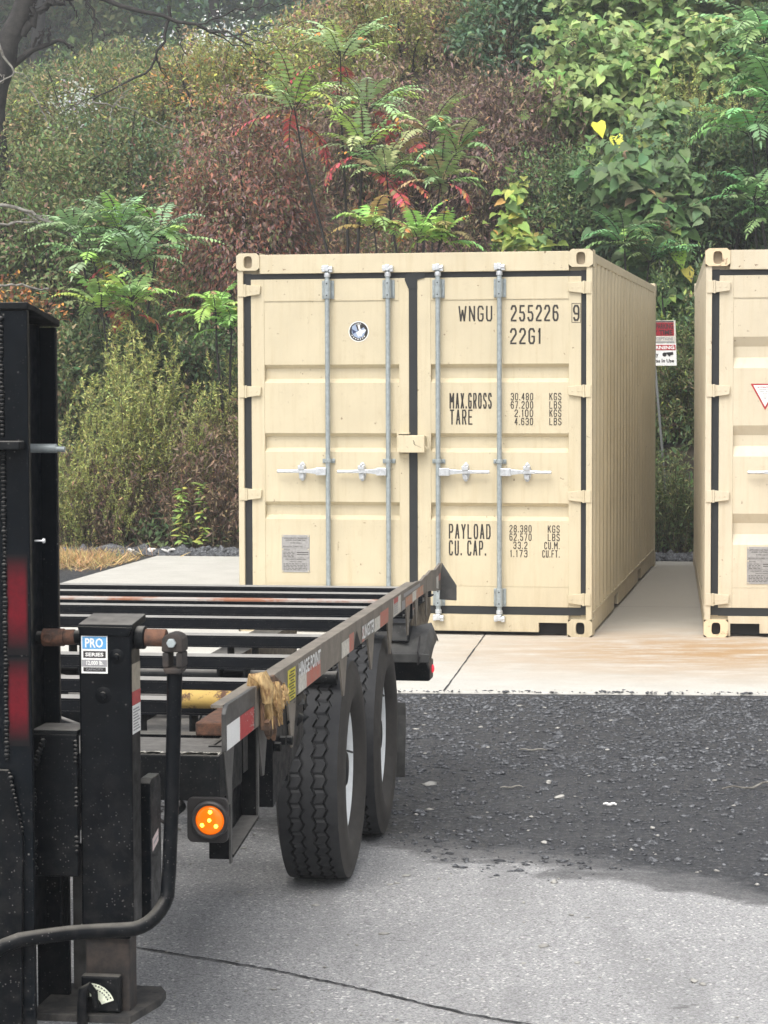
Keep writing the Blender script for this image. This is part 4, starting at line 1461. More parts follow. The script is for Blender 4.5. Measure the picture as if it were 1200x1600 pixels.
for xc in (-0.19, -2.27):
    m = MB()
    vs = []
    for i in range(7):
        for x in (xc - 0.12, xc + (0.162 if xc > -1 else 0.10)):
            z = 0.44 - i * 0.05
            vs.append((x + 0.003 * math.sin(i * 0.6), 3.46 + 0.012 * math.sin(i * 0.9 + 1), z))
    m.add(vs, [(2 * i, 2 * i + 1, 2 * i + 3, 2 * i + 2) for i in range(6)])
    mf = m.build('mud_flap', PLASTIC, TR)
    mo = mf.modifiers.new('thickness', 'SOLIDIFY')
    mo.thickness = 0.010

# ---------------------------------------------------------------- wheels
RAD = 0.385


def tyre_tread(width):
    """tread ring about the x axis with four zigzag grooves and fine sipes"""
    mb = MB()
    N = 276
    hw = width / 2
    gx = [-0.60, -0.21, 0.21, 0.60]
    cols = [(-hw, 'e')]
    for gi, g in enumerate(gx):
        cols += [(g * hw, ('l', gi)), (g * hw, ('lb', gi)), (g * hw, ('rb', gi)), (g * hw, ('r', gi))]
    cols.append((hw, 'e'))
    K = len(cols)
    vs = []
    for k in range(N):
        th = 2 * math.pi * k / N
        ph = (k % 6) / 6
        zz = 0.0062 * (4 * abs(ph - 0.5) - 1)
        for ci, (x, kind) in enumerate(cols):
            r = RAD
            if kind == 'e':
                r = RAD - 0.006
                xx = x
            else:
                a, gi = kind
                sgn = 1
                xx = x + zz * sgn + {'l': -0.0050, 'lb': -0.0036, 'rb': 0.0036, 'r': 0.0050}[a]
                if a in ('lb', 'rb'):
                    r = RAD - 0.014
                # lateral wavy sipe bridging groove pairs
                if ((gi in (0, 2) and a == 'r') or (gi in (1, 3) and a == 'l')) and k % 6 == 2:
                    r = RAD - 0.006
                r -= 0.0016 * (abs(xx) / hw) ** 2
            vs.append((xx, math.sin(th) * r, math.cos(th) * r))
    fs = []
    for k in range(N):
        q = (k + 1) % N
        for c in range(K - 1):
            fs.append((k * K + c, k * K + c + 1, q * K + c + 1, q * K + c))
    return mb.add(vs, fs)


def sidewall(width, side):
    hw = width / 2
    s = side
    prof = [(s * hw, RAD - 0.0062), (s * (hw + 0.005), RAD - 0.020), (s * (hw + 0.004), RAD - 0.030), (s * (hw + 0.012), RAD - 0.045), (s * (hw + 0.018), RAD - 0.080), (s * (hw + 0.016), RAD - 0.112), (s * (hw + 0.006), RAD - 0.136), (s * (hw - 0.012), RAD - 0.150), (s * (hw - 0.030), 0.2300)]
    return MB().lathe(prof, (0, 0, 0), (1, 0, 0), 96)


def rim_mb(width):
    hw = width / 2
    prof = [(hw - 0.030, 0.2305), (hw - 0.024, 0.233), (hw - 0.022, 0.229), (hw - 0.030, 0.220), (hw - 0.050, 0.215), (hw - 0.080, 0.210), (hw - 0.118, 0.203), (hw - 0.132, 0.19), (hw - 0.125, 0.15), (hw - 0.110, 0.10), (hw - 0.110, 0.001)]
    return MB().lathe(prof, (0, 0, 0), (1, 0, 0), 72)


def make_wheel():
    w = bpy.data.objects.new('wheel', None)
    col.objects.link(w)
    w.parent = TR
    wd = 0.202
    tyre_tread(wd).build('tyre', TYRE, w, smooth=35)
    sw = sidewall(wd, 1)
    s2 = sidewall(wd, -1)
    sw.add(s2.v, s2.f)
    sw.build('tyre_sidewall', TYRE_SIDE, w, smooth=40)
    rim_mb(wd).build('rim', RIM, w, smooth=40)
    h = MB()
    h.lathe([(-0.02, 0.085), (0.055, 0.080), (0.066, 0.070), (0.078, 0.066), (0.086, 0.055), (0.088, 0.0005)], (0, 0, 0), (1, 0, 0), 32)
    for k in range(8):
        t = 2 * math.pi * k / 8
        h.cyl((-0.01, 0.118 * math.cos(t), 0.118 * math.sin(t)), (0.018, 0.118 * math.cos(t), 0.118 * math.sin(t)), 0.011, 6)
    h.build('hub', BLACK_DUSTY, w, smooth=40)
    v = MB()
    v.tube([(0.06, 0.205, 0.03), (0.075, 0.185, 0.03), (0.085, 0.17, 0.03)], 0.004, 6)
    v.build('valve_stem', PLASTIC, w)
    return w


def copy_tree(o, parent):
    c = o.copy()
    col.objects.link(c)
    c.parent = parent
    for k in o.children:
        copy_tree(k, c)
    return c


wheel = make_wheel()
wheel.location = (-0.142, 2.195, RAD)
wheel.rotation_euler = (0, 0, R(2.2))
for x, u, rz_, rx_ in ((-0.142, 2.985, R(2.2), 0.7), (-2.29, 2.195, math.pi, 0.3), (-2.29, 2.985, math.pi, 1.1)):
    w2 = copy_tree(wheel, TR)
    w2.location = (x, u, RAD)
    w2.rotation_euler = (rx_ if rz_ < 1 else -rx_, 0, rz_)
for u in (2.195, 2.985):
    MB().cyl((-2.2, u, RAD), (-0.24, u, RAD), 0.05, 14).build('axle', BLACK, TR, smooth=40)
MB().box(-2.10, -0.30, 2.58, 2.60, 0.45, 0.66).build('axle_crossmember', BLACK, TR)

# ---------------------------------------------------------------- gooseneck uprights
for sx in (1,):
    gc = MB()
    gc.box(-0.75, -0.232, -0.900, -0.884, 0.18, 1.905)
    gc.box(-0.75, -0.232, -0.690, -0.674, 0.50, 1.872)
    gc.box(-0.292, -0.268, -0.884, -0.690, 0.50, 1.878)
    gn = gc.build('gooseneck_column', BLACK_CLEAN, TR, bevel=0.003)
    MB().prism([(-0.906, 1.906), (-0.906, 1.922), (-0.666, 1.889), (-0.666, 1.8725), (-0.880, 1.906)], 0, -0.75, -0.228).build('column_cap', BLACK_DUSTY, gn, bevel=0.003)
    MB().box(-0.70, -0.240, -0.940, -0.9005, 1.604, 1.622).build('column_shelf', BLACK_DUSTY, gn, bevel=0.003)
    rg = random.Random(2)
    def weld(a, b, r=0.006, step=0.009):
        wb = MB()
        n = max(2, int(math.dist(a, b) / step))
        for i in range(n):
            t = (i + 0.5) / n
            p = [a[j] + (b[j] - a[j]) * t for j in range(3)]
            k = r * rg.uniform(0.75, 1.25)
            wb.lathe([(-k * .9, 0.0004), (-k * .5, k * .8), (0.0, k), (k * .5, k * .8), (k * .9, 0.0004)], (p[0] + rg.uniform(-.001, .001), p[1], p[2]), (b[0] - a[0], b[1] - a[1], b[2] - a[2]), 7)
        wb.build('weld_bead', BLACK_DUSTY, gn, smooth=60)
    weld((-0.291, -0.902, 1.89), (-0.291, -0.902, 1.63))
    weld((-0.289, -0.902, 1.60), (-0.289, -0.902, 0.92))
    weld((-0.281, -0.914, 0.900), (-0.257, -0.902, 0.760))
    weld((-0.236, -0.802, 0.955), (-0.261, -0.802, 0.885), 0.007)
    weld((-0.261, -0.802, 0.845), (-0.261, -0.802, 0.790), 0.007)
    weld((-0.261, -0.802, 0.735), (-0.261, -0.802, 0.650), 0.007)
    weld((-0.163, -0.802, 0.955), (-0.163, -0.802, 0.900), 0.005)
    weld((-0.163, -0.802, 0.850), (-0.163, -0.802, 0.800), 0.005)
    weld((-0.163, -0.802, 0.740), (-0.163, -0.802, 0.700), 0.005)
    MB().prism([(-0.75, 0.18), (-0.262, 0.18), (-0.252, 0.752), (-0.284, 0.903), (-0.75, 0.910)], 1, -0.914, -0.9005).build('gusset_plate', BLACK, gn, bevel=0.002)
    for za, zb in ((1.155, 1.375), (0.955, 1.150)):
        MB().add([(-0.286, -0.9012, za), (-0.2375, -0.9012, za), (-0.2375, -0.9012, zb), (-0.286, -0.9012, zb)], [(0, 1, 2, 3)]).build('red_reflection_patch', RED_REFLECTION, gn)  # red lamp's reflection painted on as a colour patch
    pn = MB()
    pn.cyl((-0.268, -0.78, 1.602), (-0.205, -0.78, 1.602), 0.010, 12)
    pn.cyl((-0.235, -0.78, 1.602), (-0.186, -0.78, 1.600), 0.0065, 10)
    pn.build('pull_pin', GALV, gn, smooth=40)
    bt = MB()
    bt.cyl((-0.233, -0.86, 1.402), (-0.212, -0.86, 1.402), 0.0022, 8)
    bt.lathe([(0, 0.006), (0.004, 0.005), (0.005, 0.0005)], (-0.214, -0.86, 1.402), (1, 0, 0), 12)
    bt.build('column_bolt', GALV_BRIGHT, gn)
    gb = MB()
    gb.box(-1.25, -0.50, -0.672, -0.024, 0.50, 0.62)
    gb.box(-2.20, -1.70, -0.672, -0.024, 0.50, 0.62)
    gb.build('gooseneck_beam', BLACK, gn)
    g2 = MB()
    g2.box(-2.21, -1.69, -0.900, -0.884, 0.18, 1.905)
    g2.box(-2.21, -1.69, -0.690, -0.674, 0.50, 1.872)
    g2.box(-2.17, -2.15, -0.884, -0.690, 0.50, 1.878)
    g2.build('gooseneck_column', BLACK_CLEAN, TR, bevel=0.003)
    tb = MB()
    tb.box(-1.69, -0.75, -0.900, -0.68, 1.70, 1.90)
    tb.build('gooseneck_crossbeam', BLACK_CLEAN, TR, bevel=0.004)

# jack mounting plate, lower inner plates
jp = MB()
jp.box(-0.264, -0.1605, -0.800, -0.778, 0.646, 0.966)
jp.build('jack_mount_plate', BLACK, TR, bevel=0.003)
MB().box(-0.264, -0.1605, -0.800, -0.6905, 0.9665, 0.975).build('mount_plate_top', BLACK_DUSTY, TR)
lp = MB()
lp.box(-0.30, -0.225, -0.66, -0.645, 0.30, 0.70)
lp.build('inner_plate', BLACK_CLEAN, TR)
MB().box(-0.232, -0.13, -0.60, -0.588, 0.33, 0.68).build('inner_plate', simple('scratched_bare_steel', (0.085, 0.083, 0.08), 0.5, 0.3, 0.5, 14), TR)

# ---------------------------------------------------------------- screw jack with folded crank
JK = bpy.data.objects.new('jack', None)
col.objects.link(JK)
JK.parent = TR
JK.location = (-0.1, -0.74, 0)


def jb(mb, name, mat, **kw):
    o = mb.build(name, mat, JK, **kw)
    o.matrix_parent_inverse = Matrix.Translation((0.1, 0.74, 0))
    return o


jb(MB().box(-0.160, -0.040, -0.780, -0.700, 0.530, 1.205), 'outer_tube', BLACK, bevel=0.005)
lid = MB()
lid.prism([(-0.784, 1.196), (-0.784, 1.212), (-0.660, 1.224), (-0.660, 1.206)], 0, -0.160, -0.036)
jb(lid, 'tube_cap', BLACK_DUSTY, bevel=0.003)
fl = MB()
fl.prism([(-0.162, 1.207), (-0.150, 1.188), (-0.046, 1.186), (-0.036, 1.205)], 1, -0.786, -0.7805)
jb(fl, 'cap_skirt', BLACK, bevel=0.001)
jb(MB().box(-0.154, -0.052, -0.772, -0.708, 0.322, 0.540), 'inner_leg', RUST_DARK, bevel=0.005)
jb(MB().box(-0.164, -0.047, -0.784, -0.696, 0.505, 0.535), 'tube_collar', BLACK, bevel=0.004)
ft = MB()
ft.prism([(-0.27, -0.815), (-0.040, -0.815), (-0.010, -0.660), (-0.012, -0.600), (-0.034, -0.555), (-0.25, -0.555), (-0.27, -0.60)], 2, 0.322, 0.340)
jb(ft, 'foot_plate', FOOT_STEEL, bevel=0.0015)
jb(MB().lathe([(0, 0.009), (0.0006, 0.0005)], (-0.034, -0.61, 0.3402), (0, 0, 1), 12), 'foot_hole', DARK)
jb(MB().box(-0.158, -0.068, -0.800, -0.7725, 0.3405, 0.425), 'plunger_housing', BLACK, bevel=0.006)
pp = MB()
pp.tube([(-0.118, -0.815, 0.36), (-0.120, -0.822, 0.392), (-0.132, -0.826, 0.408), (-0.144, -0.826, 0.400), (-0.147, -0.826, 0.372), (-0.147, -0.826, 0.300)], [0.006, 0.008, 0.010, 0.012, 0.0125, 0.0125], 12)
jb(pp, 'plunger_pin', BLACK, smooth=60, bevel=0.0)
ar = MB()
cx_, cz_ = -0.134, 0.352
pts = []
for r in (0.026, 0.056):
    for k in range(9):
        t = R(20 + 75 * k / 8)
        pts.append((cx_ + r * math.cos(t), -0.8012, cz_ + r * math.sin(t)))
ar.add(pts, [(k, k + 1, 9 + k + 1, 9 + k) for k in range(8)])
jb(ar, 'plunger_label', simple('green_white_label', (0.74, 0.78, 0.62), 0.5, 0, 0.25, 80))
rk = MB()
for r in (0.050, 0.042):
    for k in range(0, 8):
        t0, t1 = R(26 + 65 * k / 8), R(26 + 65 * (k + 0.6) / 8)
        rk.add([(cx_ + r * math.cos(t0), -0.8018, cz_ + r * math.sin(t0)), (cx_ + r * math.cos(t1), -0.8018, cz_ + r * math.sin(t1)), (cx_ + (r + .003) * math.cos(t1), -0.8018, cz_ + (r + .003) * math.sin(t1)), (cx_ + (r + .003) * math.cos(t0), -0.8018, cz_ + (r + .003) * math.sin(t0))], [(0, 1, 2, 3)])
jb(rk, 'label_lettering', BLACKV)
# square washers and bolts on the tube face
for x, z, r in ((-0.072, 1.140, 0.013), (-0.104, 1.053, 0.015)):
    bo = MB().lathe([(0.0, r + 0.004), (0.002, r), (0.003, r * .55), (0.010, r * .5), (0.012, 0.0005)], (x, -0.780, z), (0, -1, 0), 14)
    jb(bo, 'tube_bolt', BLACK, smooth=40)
# front sticker
YF = -0.7806


def sq(x0, x1, z0, z1, y):
    return MB().add([(x0, y, z0), (x1, y, z0), (x1, y, z1), (x0, y, z1)], [(0, 1, 2, 3)])


jb(sq(-0.1535, -0.0935, 1.1015, 1.185, YF), 'sticker', WHITE)
jb(sq(-0.1510, -0.0960, 1.156, 1.1835, YF - 0.0004), 'sticker_panel', BLUE)
jb(sq(-0.1490, -0.0975, 1.136, 1.1515, YF - 0.0004), 'sticker_panel', BLACKV)
jb(sq(-0.1525, -0.0945, 1.1165, 1.1320, YF - 0.0004), 'sticker_panel', GREYV)
jb(sq(-0.1490, -0.0975, 1.1055, 1.1150, YF - 0.0004), 'sticker_panel', BLACKV)
tf = lambda a, b: (a, YF - 0.0009, b)
lt = MB()
font_text(lt, 'PRO', -0.1445, -0.1035, 1.1590, 1.1805, tf, 0.02)
font_text(lt, 'SERIES', -0.1445, -0.1025, 1.1395, 1.1480, tf, 0.03)
font_text(lt, '12,000 lb.', -0.1420, -0.1030, 1.1185, 1.1300, tf, 0.03)
jb(lt, 'sticker_lettering', WHITE)
lt = MB()
font_text(lt, 'CAPACITY', -0.1430, -0.1035, 1.1078, 1.1130, tf, 0.02)
jb(lt, 'sticker_lettering', GREYV)
# side sticker
XS = -0.0394


def sqs(u0, u1, z0, z1, x, sl=0.0):
    return MB().add([(x, u0, z0), (x, u1, z0 + sl), (x, u1, z1 + sl), (x, u0, z1)], [(0, 1, 2, 3)])


jb(sqs(-0.776, -0.704, 1.060, 1.122, XS), 'side_sticker', simple('tan_label', (0.36, 0.32, 0.25), 0.6, 0, 0.2, 50))
jb(sqs(-0.776, -0.704, 1.0295, 1.060, XS + 0.0003), 'side_sticker', RED)
jb(sqs(-0.776, -0.704, 0.965, 1.0290, XS + 0.0003), 'side_sticker', WHITE)
lt = MB()
for i in range(8):
    z = 0.972 + i * 0.0066
    lt.add([(XS + 0.0008, -0.770, z), (XS + 0.0008, -0.712 - 0.008 * (i % 3), z), (XS + 0.0008, -0.712 - 0.008 * (i % 3), z + 0.003), (XS + 0.0008, -0.770, z + 0.003)], [(0, 1, 2, 3)])
jb(lt, 'sticker_lettering', GREYV)
# crank shaft with rusty collars
sh = MB()
sh.cyl((-0.32, -0.735, 1.172), (-0.1605, -0.735, 1.178), 0.015, 16)
sh2 = MB().cyl((-0.0395, -0.735, 1.178), (-0.0185, -0.735, 1.178), 0.026, 18)
jb(sh2, 'shaft_bushing', BLACK_DUSTY, smooth=40, bevel=0.002)
jb(sh, 'crank_shaft', BLACK_DUSTY, smooth=40, bevel=0.002)
ru = MB()
ru.cyl((-0.255, -0.735, 1.175), (-0.205, -0.735, 1.176), 0.020, 16)
ru.cyl((-0.205, -0.735, 1.176), (-0.180, -0.735, 1.177), 0.0175, 16)
ru.cyl((-0.238, -0.76, 1.176), (-0.238, -0.71, 1.176), 0.011, 10)
rb_ = MB().cyl((-0.018, -0.735, 1.178), (0.030, -0.735, 1.178), 0.020, 16)
jb(rb_, 'shaft_collar', RUST, smooth=40, bevel=0.002)
jb(ru, 'shaft_collar', RUST, smooth=40, bevel=0.002)
# knuckle: two cheeks joined by a bolt
kn = MB()
kn.box(0.030, 0.045, -0.778, -0.726, 1.116, 1.150)
kn.box(0.061, 0.076, -0.778, -0.726, 1.116, 1.150)
kn.prism([(0.029, 1.1505), (0.029, 1.172)] + [(0.053 + 0.024 * math.cos(R(180 - 20 * k)), 1.174 + 0.019 * math.sin(R(180 - 20 * k))) for k in range(1, 9)] + [(0.077, 1.172), (0.077, 1.1505)], 1, -0.780, -0.724)
kn.prism([(0.030, 1.1155), (0.076, 1.1155), (0.070, 1.102), (0.036, 1.102)], 1, -0.778, -0.726)
jb(kn, 'crank_knuckle', RUST_DARK, bevel=0.004)
jb(MB().tube([(0.053, -0.780, 1.172), (0.053, -0.790, 1.172)], 0.011, 6), 'knuckle_bolt', GALV, bevel=0.002)
cr = MB()
pts = [(0.052, -0.752, 1.105), (0.050, -0.754, 1.0), (0.045, -0.762, 0.80), (0.040, -0.770, 0.66)]
for k in range(1, 9):
    t = R(90 * k / 8)
    pts.append((0.040 - 0.080 * (1 - math.cos(t)), -0.770 - 0.062 * math.sin(t), 0.622 - 0.082 * math.sin(t)))
pts += [(-0.10, -0.845, 0.538), (-0.16, -0.872, 0.538), (-0.215, -0.915, 0.538), (-0.255, -0.938, 0.535), (-0.285, -0.946, 0.524), (-0.315, -0.950, 0.506), (-0.42, -0.955, 0.44)]
cr.tube(pts, [0.0178, 0.0166] + [0.0162] * (len(pts) - 2), 16)
jb(cr, 'crank_handle', BLACK, smooth=60)
# flat storage bar behind the jack
sl = MB()
sl.prism([(-0.660, 0.835), (-0.640, 0.845), (-0.575, 0.845), (-0.560, 0.83), (-0.560, 0.53), (-0.585, 0.505), (-0.640, 0.500), (-0.660, 0.515)], 0, -0.057, -0.030)
jb(sl, 'guide_bar', BLACK_CLEAN, bevel=0.003)
jb(MB().add([(-0.0295, -0.645, 0.675), (-0.0295, -0.590, 0.690), (-0.0295, -0.590, 0.720), (-0.0295, -0.645, 0.705)], [(0, 1, 2, 3)]), 'guide_label', simple('pink_label', (0.62, 0.50, 0.48), 0.5, 0, 0.1, 90))
jb(MB().box(-0.0145, -0.012, -0.556, -0.552, 0.58, 0.735), 'guide_edge', WHITE_DIRTY)
lt = MB()
lt.add([(-0.0288, -0.636, 0.690), (-0.0288, -0.598, 0.7005), (-0.0288, -0.598, 0.706), (-0.0288, -0.636, 0.6955)], [(0, 1, 2, 3)])
jb(lt, 'guide_lettering', GREYV)

# splintered wood block jammed over the rail: a thing of its own
WB = empty('wood_block', (-0.406 + 0.55 * math.sin(R(8.6)), 5.86 + 0.55 * math.cos(R(8.6)), 0.75), -R(8.6), 'splintered yellowish wood block jammed over the trailer side rail', 'wood')
rg = random.Random(21)


def splinter(mb, x, u, z0, z1, w, d, lean):
    n = 6
    vs = []
    for i in range(n + 1):
        t = i / n
        k = 1.0 if t < 0.75 else 1.0 - (t - 0.75) * 2.6
        k2 = 1.0 if t > 0.2 else 0.55 + t * 2.2
        ww, dd = w * k * k2 * rg.uniform(0.85, 1.15), d * k * k2 * rg.uniform(0.85, 1.15)
        cx, cu = x + lean[0] * t + rg.uniform(-.0015, .0015), u + lean[1] * t + rg.uniform(-.003, .003)
        z = z0 + (z1 - z0) * t
        vs += [(cx - dd, cu - ww, z), (cx + dd, cu - ww * 0.9, z), (cx + dd * 0.8, cu + ww, z), (cx - dd, cu + ww * 0.9, z)]
    fs = [(4 * i + a, 4 * i + (a + 1) % 4, 4 * i + 4 + (a + 1) % 4, 4 * i + 4 + a) for i in range(n) for a in range(4)]
    fs += [(0, 3, 2, 1), (4 * n, 4 * n + 1, 4 * n + 2, 4 * n + 3)]
    mb.add(vs, fs)


s1 = MB()
for i in range(90):
    u = -0.13 + 0.27 * rg.random()
    q = (u + 0.13) / 0.27
    top = 0.172 - 0.05 * abs(math.sin(q * 9)) * rg.random() - 0.035 * q - 0.02 * rg.random()
    lo = 0.025 + 0.06 * rg.random() + (0.03 if q > 0.6 else 0)
    splinter(s1, 0.004 + 0.026 * rg.random(), u, top, lo, 0.003 + 0.006 * rg.random(), 0.002 + 0.004 * rg.random(), (rg.uniform(-.010, .016), rg.uniform(-.02, .02)))
s1.build('splinters', WOOD, WB)
s2 = MB()
for i in range(6):
    splinter(s2, 0.012 + 0.012 * rg.random(), -0.12 + 0.03 * i, 0.06, -0.012 + 0.03 * rg.random(), 0.012, 0.010, (0, 0.01))
s2.build('rotten_wood', WOOD_DARK, WB)
kb = MB()
kb.tube([(-0.020, -0.14, 0.13), (-0.008, -0.15, 0.178), (0.012, -0.15, 0.182), (0.026, -0.15, 0.155), (0.026, -0.145, 0.11)], [0.016, 0.020, 0.021, 0.020, 0.014], 10)
kb.build('knob', WOOD, WB, smooth=50)
MB().prism([(-0.13, 0.03), (0.10, 0.05), (0.13, 0.13), (0.02, 0.165), (-0.13, 0.17)], 0, 0.002, 0.014).build('split_board', WOOD_DARK, WB, bevel=0.003)

# ================================================================ WARNING SIGN between the containers
SG = empty('warning_sign', (2.85, 23.10, 0.25), -R(12), 'white and red warning sign on a leaning thin post between the containers', 'sign')
MB().prism([(0.020, -0.35), (0.044, -0.35), (-0.165, 2.02), (-0.189, 2.02)], 1, 0.006, 0.020).build('post', simple('dull_post_steel', (0.16, 0.17, 0.17), 0.6, 0.2, 0.2, 20), SG, bevel=0.002)


def sgn2(x, z):
    """sheet coordinates to the leaning sign"""
    zz = 1.60 + 0.682 * (z - 1.43)
    return (0.13 + 0.714 * (x - 0.13) - 0.033 * zz, zz)


def panel(z0, z1, mat, name, y=0.0, x0=-0.36, x1=0.13):
    return MB().prism([sgn2(x0, z0), sgn2(x1, z0), sgn2(x1, z1), sgn2(x0, z1)], 1, y - 0.004, y).build(name, mat, SG)


up = panel(1.76, 2.09, WHITE_DIRTY, 'upper_panel')
lo = panel(1.43, 1.755, WHITE, 'lower_panel', -0.002)


def flat(parent, x0, x1, z0, z1, mat, name, y):
    c = [sgn2(x0, z0), sgn2(x1, z0), sgn2(x1, z1), sgn2(x0, z1)]
    return MB().add([(p[0], y, p[1]) for p in c], [(0, 1, 2, 3)]).build(name, mat, parent)


flat(up, -0.35, 0.105, 1.865, 2.06, simple('dark_red_vinyl', (0.30, 0.008, 0.02), 0.4, 0, 0.2, 30), 'red_field', -0.0055)
flat(up, -0.35, 0.105, 2.064, 2.08, BLACKV, 'top_band', -0.0055)
flat(up, -0.35, 0.105, 1.768, 1.785, GREYV, 'bottom_band', -0.0055)
flat(lo, -0.35, 0.122, 1.655, 1.735, RED, 'red_field', -0.0075)
tfs = lambda y: (lambda a, b: (sgn2(a, b)[0], y, sgn2(a, b)[1]))
lt = MB()
font_text(lt, 'WARNING', -0.31, 0.105, 1.668, 1.722, tfs(-0.0082), 0.03)
lt.build('sign_lettering', WHITE, lo)
lt = MB()
font_text(lt, 'Security', -0.33, -0.12, 1.545, 1.625, tfs(-0.0075), 0.03)
font_text(lt, 'Cameras In Use', -0.34, 0.095, 1.475, 1.530, tfs(-0.0075), 0.03)
lt.build('sign_lettering', BLACKV, lo)
cm = MB()
cm.add([tfs(-0.0078)(-0.035 + 0.030 * math.cos(R(20 * k)), 1.592 + 0.030 * math.sin(R(20 * k))) for k in range(18)], [tuple(range(18))])
cm.add([tfs(-0.0082)(a_, b_) for a_, b_ in ((-0.02, 1.622), (0.085, 1.630), (0.088, 1.590), (0.045, 1.578), (0.04, 1.560), (0.02, 1.572))], [tuple(range(6))])
cm.build('camera_emblem', BLACKV, lo)
lt = MB()
font_text(lt, 'NO', -0.30, -0.16, 1.965, 2.045, tfs(-0.0062), 0.03)
font_text(lt, 'PARKING', -0.145, 0.095, 1.965, 2.045, tfs(-0.0062), 0.03)
font_text(lt, 'ANY TIME', -0.31, 0.085, 1.880, 1.950, tfs(-0.0062), 0.03)
lt.build('sign_lettering', BLACKV, up)
lt = MB()
font_text(lt, 'NO EXCEPTIONS', -0.30, 0.09, 1.800, 1.845, tfs(-0.0062), 0.02)
lt.build('sign_lettering', GREYV, up)


# ================================================================ VEGETATION
def unit(a):
    return a / np.maximum(np.linalg.norm(a, axis=-1, keepdims=True), 1e-9)


def rand_dirs(n, rng):
    return unit(rng.normal(size=(n, 3)))


LEAF_GAIN = 1.92


class Leaves:
    def __init__(self):
        self.V, self.F, self.C, self.n = [], [], [], 0

    def add(self, P, D, N, L, Wd, C, shape='oval', fold=0.12):
        """P base, D along the leaf, N rough upper normal, L length, Wd width, C colour (n,3)"""
        k = len(P)
        if k == 0:
            return
        D = unit(D)
        S = unit(np.cross(D, N))
        Nn = np.cross(S, D)
        L = np.broadcast_to(np.asarray(L, float), (k,))[:, None]
        Wd = np.broadcast_to(np.asarray(Wd, float), (k,))[:, None]
        if shape == 'oval':
            loc = [(0, 0, 0), (0.38, 0.5, 1), (1, 0, -0.6), (0.38, -0.5, 1)]
            tri = [(0, 1, 2), (0, 2, 3)]
        elif shape == 'heart':
            loc = [(0, 0, 0), (-0.12, 0.30, .5), (0.08, 0.5, 1), (0.45, 0.42, 1), (0.75, 0.2, .4), (1.05, 0, -1.2), (0.75, -0.2, .4), (0.45, -0.42, 1), (0.08, -0.5, 1), (-0.12, -0.30, .5), (0.45, 0, 0)]
            tri = [(0, 1, 10), (1, 2, 10), (2, 3, 10), (3, 4, 10), (4, 5, 10), (5, 6, 10), (6, 7, 10), (7, 8, 10), (8, 9, 10), (9, 0, 10)]
        else:
            loc = [(0, 0, 0), (0.3, 0.5, .6), (0.65, 0.4, .4), (1, 0, -1.4), (0.65, -0.4, .4), (0.3, -0.5, .6)]
            tri = [(0, 1, 5), (1, 2, 4), (1, 4, 5), (2, 3, 4)]
        m = len(loc)
        V = np.stack([P + D * (a * L) + S * (b * Wd) + Nn * (c * fold * Wd) for a, b, c in loc], 1)
        F = np.array(tri)[None] + (np.arange(k) * m)[:, None, None] + self.n
        self.V.append(V.reshape(-1, 3))
        self.F.append(F.reshape(-1, 3))
        self.C.append(np.repeat(C, m, axis=0))
        self.n += k * m

    def build(self, name, parent=None):
        return np_mesh(name, np.concatenate(self.V), np.concatenate(self.F), LEAF, np.clip(np.concatenate(self.C) * LEAF_GAIN, 0.002, 0.85), parent)


def vary(c, n, rng, v=0.25, hue=0.10):
    c = np.asarray(c, float)[None] * (1 + rng.normal(0, v, (n, 1)).clip(-0.6, 0.8))
    return c * (1 + rng.normal(0, hue, (n, 3)))


def pick(pal, n, rng, v=0.25):
    """palette [(weight, colour)]"""
    wts = np.array([p[0] for p in pal], float)
    idx = rng.choice(len(pal), n, p=wts / wts.sum())
    return np.array([p[1] for p in pal])[idx] * (1 + rng.normal(0, v, (n, 1)).clip(-0.6, 0.9)) * (1 + rng.normal(0, 0.08, (n, 3)))


GREEN = (0.085, 0.150, 0.045)
MID = (0.078, 0.118, 0.048)
DKGREEN = (0.048, 0.082, 0.038)
OLIVE = (0.115, 0.130, 0.055)
YGREEN = (0.250, 0.270, 0.070)
LIME = (0.190, 0.270, 0.070)
TAN = (0.230, 0.170, 0.095)
BROWN = (0.135, 0.094, 0.066)
DKBROWN = (0.078, 0.055, 0.046)
REDBR = (0.200, 0.088, 0.062)
PURPLE = (0.150, 0.098, 0.090)
REDL = (0.400, 0.050, 0.058)
ORANGE = (0.480, 0.180, 0.045)
YELL = (0.650, 0.540, 0.050)
TEAL = (0.070, 0.125, 0.075)


